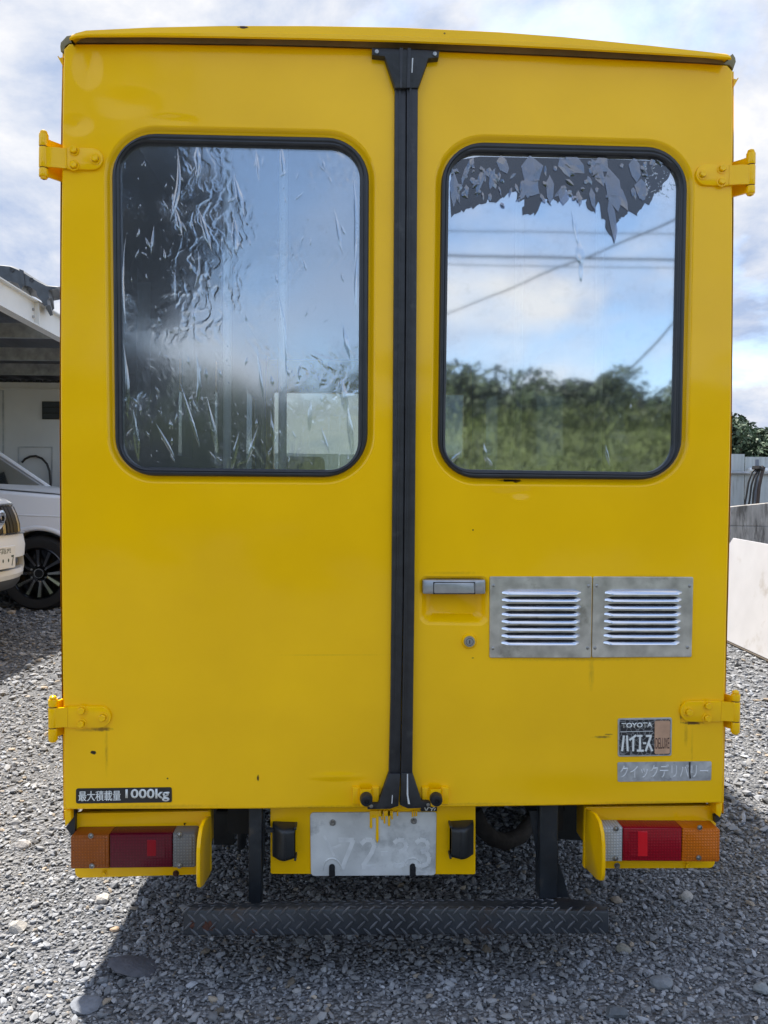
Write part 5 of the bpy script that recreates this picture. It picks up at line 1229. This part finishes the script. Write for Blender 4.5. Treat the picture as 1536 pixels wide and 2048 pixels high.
x0_ = wt.x - 1.0286 - 5 * 1.0286; x1_ = wt.x + 6.1714
def wl_(o): o.location = (-wt.x, -YW, 0); return o
slope = (wt2.z - wt.z) / (wt2.x - wt.x)
n_ = 12
for r_ in range(2):
    for k_ in range(n_):
        xa, xb = x0_ + (x1_ - x0_) * k_ / n_ + .004, x0_ + (x1_ - x0_) * (k_ + 1) / n_ - .004
        zs0, zs1 = (.0, .0) if r_ == 0 else (.868, .868); tz = lambda x: wt.z + max(-.04, min(.12, slope * (x - wt.x)))
        ya = lambda x: YW - .25 * max(-1, (x - wt.x) / (wt2.x - wt.x)) * .4
        e0, e1 = (.862, .862) if r_ == 0 else (tz(xa), tz(xb))
        jit = rnd.uniform(-.003, .003)
        g = G().add([(xa, ya(xa) + jit, zs0), (xb, ya(xb) + jit, zs1), (xb, ya(xb) + .16, zs1), (xa, ya(xa) + .16, zs0), (xa, ya(xa) + jit, e0), (xb, ya(xb) + jit, e1), (xb, ya(xb) + .16, e1), (xa, ya(xa) + .16, e0)],
                    [(0, 3, 2, 1), (4, 5, 6, 7), (0, 1, 5, 4), (1, 2, 6, 5), (2, 3, 7, 6), (3, 0, 4, 7)])
        wl_(obj('wall_panel', g, CONC, cw, smooth=False, bev=.006))
YF = 9.6
fj = py_(1490, 912, YF); fz = fj.z; zh = py_(1475, 908, YF).z - py_(1500, 915, YF).z
fc_ = thing('sheet_fence', 'pale blue grey metal sheet fence above the concrete wall', 'fence', (fj.x, YF, 0))
def fl_(o): o.location = (-fj.x, -YF, 0); return o
for k_ in range(-14, 9):
    xa = fj.x + k_ * .62 + .006; xb = xa + .608; z1_ = py_(1500, 915, YF).z + (zh if k_ == -1 else rnd.uniform(-.012, .012))
    prof = []; m_ = 12
    for i in range(m_ + 1):
        x = xa + (xb - xa) * i / m_; prof.append((x, YF + (.0 if i % 4 in (0, 1) else .012)))
    g = G().loft([[(x, y, z) for x, y in prof] + [(x, y + .004, z) for x, y in prof[::-1]] for z in (.3, z1_)]); fl_(obj('fence_panel', g, FENCEM, fc_, smooth=False))
zr = py_(1475, 946, YF).z
fl_(obj('fence_rail', G().cyl((fj.x - 8.6, YF - .03, zr), (1, 0, 0), .024, 14.1, 14), GALV, fc_))
qa = py_(1498, 939, YF - .04); fl_(obj('rail_sleeve', G().cyl((qa.x, YF - .03, qa.z - .01), (1, 0, 0), .038, 1.3, 14), BEAMW, fc_))
for k_ in range(-4, 4): fl_(obj('fence_post', G().box(fj.x - .9 + k_ * 1.9, YF + .03, 0, fj.x - .85 + k_ * 1.9, YF + .08, fz - .05), GALV, fc_, smooth=False))
pp = py_(1514, 919, YF - .25); pq = py_(1514, 1012, YF - .25)
obj('pipe_post', G().cyl((pp.x, pp.y, 0), (0, 0, 1), .03, pp.z, 14), mat('grey_pipe', (.16, .18, .22), .5), None, label='slim grey pipe post standing in front of the metal sheet fence', category='post')
for i, pts in enumerate(([(1524, 933), (1514, 935), (1504, 945), (1497, 965), (1493, 990), (1489, 1012)], [(1526, 935), (1517, 939), (1509, 950), (1503, 970), (1500, 995), (1497, 1014)], [(1526, 932), (1520, 940), (1512, 958), (1507, 985), (1505, 1014)], [(1528, 934), (1523, 950), (1518, 975), (1515, 1012)])):
    yy = YF - .30 - .035 * i
    pth = [py_(x, y, yy) for x, y in pts]; pth.append(Vector((pth[-1].x - .03, pth[-1].y, .25)))
    lab = ('outermost black hose of the bunch on the pipe post, bowing farthest out', 'second black hose in from the fence side of the bunch on the pipe post', 'third black hose of the bunch, close along the pipe post', 'thick brown black hose running straight down the pipe post')[i]
    obj('hose', G().tube(pth, .014 if i < 3 else .024, 10), HOSEM if i < 3 else mat('brown_hose', (.05, .035, .028), .7), None, ang=60, label=lab, category='hose', group='hoses hanging on the pipe post')
obj('hose_clamp', G().prism(on([(1519, 931), (1528, 936), (1526, 941), (1518, 937)], YF - .45), YF - .45, YF - .24, .005), HOSEM, None, label='dark clamp block holding the hoses at the top of the pipe post', category='clamp')

# ================================================================ TREES, BANK, WIRES
LEAFM = vcol_material('leaves', rough=.6)
def tree(x, y, h, crown, label, seed, n=5200, tone=(.05, .085, .03), trunk_h=.35, ls=.22, group=None):
    rg = np.random.default_rng(seed); t = thing('tree', label, 'tree', (x, y, 0), 0, group)
    gt = G(); ht = h * trunk_h
    gt.tube([(0, 0, 0), (.1, .05, ht * .6), (0, 0, ht), (.1, 0, h * .7)], .05 * crown + .08, 9, .03)
    for k_ in range(6):
        a = 2 * math.pi * k_ / 6 + rg.uniform(-.3, .3); gt.tube([(0, 0, ht * rg.uniform(.8, 1.2)), (crown * .35 * math.cos(a), crown * .35 * math.sin(a), h * .55), (crown * .7 * math.cos(a), crown * .7 * math.sin(a), h * rg.uniform(.65, .8))], .05 * crown * .5 + .03, 6, .015)
    obj('trunk', gt, BARK, t, ang=60)
    nc = 26; cz = (h + ht) / 2; cc = []
    while len(cc) < nc:
        p = rg.uniform(-1, 1, 3)
        if .35 < np.linalg.norm(p) < 1: cc.append(p * np.array([crown, crown, (h - ht) / 2]) * .82 + np.array([0, 0, cz]))
    cc = np.array(cc); rad = rg.uniform(.22, .42, nc) * crown
    ci = rg.integers(0, nc, n); d = rg.normal(size=(n, 3)); d /= np.linalg.norm(d, axis=1)[:, None]
    P = cc[ci] + d * (rad[ci] * rg.uniform(.55, 1.05, n) ** .6)[:, None] * np.array([1, 1, .8])
    s = ls * rg.uniform(.5, 1.2, n); nrm = d * .7 + rg.normal(size=(n, 3)) * .6 + np.array([0, 0, .5]); nrm /= np.linalg.norm(nrm, axis=1)[:, None]
    a = np.cross(nrm, rg.normal(size=(n, 3))); a /= np.linalg.norm(a, axis=1)[:, None]; b = np.cross(nrm, a)
    Q = np.stack([P - a * s[:, None], P + b * s[:, None] * .55, P + a * s[:, None], P - b * s[:, None] * .55], 1).reshape(-1, 3)
    tn = np.array(tone)[None] * rg.uniform(.55, 1.5, (n, 1)) * (rg.uniform(.75, 1.3, nc)[ci])[:, None]
    me = mesh_np('crown', Q, np.arange(n * 4).reshape(n, 4), LEAFM, np.repeat(tn, 4, 0))
    o = bpy.data.objects.new('crown', me); COL.objects.link(o); o.parent = t
    return t
def tree_px(px, py, y, crown, *a, **k):
    p = py_(px, py, y); return tree(p.x, y, p.z, crown, *a, **k)
tree_px(1478, 817, 27, 2.1, 'dense dark green tree rising above the metal fence beside the van', 31, n=14000, tone=(.055, .08, .045), trunk_h=.25, ls=.11)
tree_px(1540, 858, 31, 2.2, 'lower tree at the right picture edge beyond the metal fence', 32, n=12000, tone=(.06, .085, .045), trunk_h=.25, ls=.12)
tree_px(1425, 835, 33, 2.6, 'tree half hidden behind the van beyond the fence', 33, n=12000, tone=(.045, .07, .04), trunk_h=.25, ls=.12)
# behind the photographer: grass bank, trees, wires (all seen mirrored in the panes and the paint)
def bank():
    g = G(); nx, ny = 70, 22; rg = np.random.default_rng(9)
    for j in range(ny + 1):
        for i in range(nx + 1):
            x = -50 + 100 * i / nx; y = -9.5 - 30 * j / ny; t = min(1, (-9.5 - y) / 7.5); z = 2.75 * t * t * (3 - 2 * t) + rg.normal(0, .07) * t + .22 * math.sin(x * .31) * t
            g.v.append((x, y, max(z, -.02)))
    for j in range(ny):
        for i in range(nx): g.f.append((j * (nx + 1) + i, j * (nx + 1) + i + 1, (j + 1) * (nx + 1) + i + 1, (j + 1) * (nx + 1) + i))
    return g
obj('hill', bank(), mat('bank_grass', (.065, .085, .022), .9, var=.5, vscale=1.2, bump=1, bscale=14, dirt=(.04, .055, .018), dscale=.8, dthr=.5), None, kind='structure')
rg = random.Random(4)
for i in range(17):
    x = -20 + i * 2.5 + rg.uniform(-.5, .5); y = -19.5 + rg.uniform(-1, 1)
    tree(x, y, 4.75 + rg.uniform(-.55, .35) + (.9 if i in (2, 3, 14) else 0), 1.9 + rg.uniform(0, .4), 'bushy green tree in the row on the grass bank behind the photographer', 50 + i, n=6500, tone=(.04, .058, .026), ls=.12, trunk_h=.42, group='trees on the bank behind the photographer')
tree(-4.5, -12.5, 10.5, 1.95, 'tall dark evergreen close behind the photographer', 90, n=42000, tone=(.03, .034, .032), ls=.12, trunk_h=.06)
for i, (x, y) in enumerate(((-26, -19), (27, -20))):
    up_ = thing('utility_pole', ('concrete utility pole at the far end of the bank on the tree side', 'concrete utility pole at the open end of the bank')[i], 'utility pole', (x, y, 0))
    obj('pole', G().cyl((0, 0, 0), (0, 0, 1), .17, 11, 14, .11), CONC, up_); obj('crossarm', G().box(-.05, -.7, 8.6, .05, .7, 8.7), GALV, up_, smooth=False)
def wire(p, q, r, sag, label):
    p, q = Vector(p), Vector(q); pts = [p.lerp(q, t) - Vector((0, 0, sag * 4 * t * (1 - t))) for t in [k / 20 for k in range(21)]]
    obj('power_line', G().tube(pts, r, 6), HOSEM, None, label=label, category='wire', group='wires strung above the bank')
wire((-26, -18.4, 8.3), (27, -19.4, 8.3), .032, .5, 'thick overhead cable mirrored across the window panes')
wire((-26, -19.0, 8.8), (27, -20.0, 9.3), .017, .4, 'thin overhead wire mirrored above the thick cable')
wire((-26, -19.6, 8.65), (27, -20.6, 8.6), .015, .7, 'thin overhead wire just beside the thick cable')
wire((-2.2, -44, 9.0), (13.4, 5, 6.4), .025, .0, 'slanting overhead wire crossing the others in the right pane')
gp_ = thing('utility_pole', 'concrete utility pole with a guy wire near the trees of the bank', 'utility pole', (12.7, -20.6, 0))
obj('pole', G().cyl((0, 0, 0), (0, 0, 1), .17, 11, 14, .11), CONC, gp_)
wire((5.8, -20.6, 2.6), (12.6, -20.6, 9.9), .03, .0, 'steep guy wire running down from its pole into the trees')
def undergrowth():
    rg = np.random.default_rng(17); n = 42000; x = rg.uniform(-16, 18, n); y = -9.6 - 9.5 * rg.uniform(0, 1, n)
    t = np.minimum(1, (-9.5 - y) / 7.5); patch = .5 + .5 * np.sin(x * .9 + 1.3 * np.sin(y * .8)) * np.cos(y * 1.1 + x * .35)
    z = 2.75 * t * t * (3 - 2 * t) + .22 * np.sin(x * .31) * t + rg.uniform(0, 1, n) * (.12 + .55 * patch * t)
    P = np.stack([x, y, z], 1); s_ = rg.uniform(.06, .14, n); d = rg.normal(size=(n, 3)) * np.array([.5, .5, .3]) + np.array([0, 0, 1.0]); d /= np.linalg.norm(d, axis=1)[:, None]
    w = np.cross(d, rg.normal(size=(n, 3))); w /= np.linalg.norm(w, axis=1)[:, None]
    Q = np.stack([P - w * s_[:, None] * .3, P + w * s_[:, None] * .3, P + d * s_[:, None] * 1.6], 1).reshape(-1, 3)
    tn = np.array([.075, .10, .026])[None] * rg.uniform(.5, 1.5, (n, 1)) * (1.25 - .6 * patch)[:, None]
    o = bpy.data.objects.new('undergrowth', mesh_np('undergrowth', Q, np.arange(n * 3).reshape(n, 3), LEAFM, np.repeat(tn, 3, 0))); COL.objects.link(o)
    o['kind'] = 'stuff'; o['label'] = 'weeds and long grass covering the bank'; o['category'] = 'grass'
undergrowth()
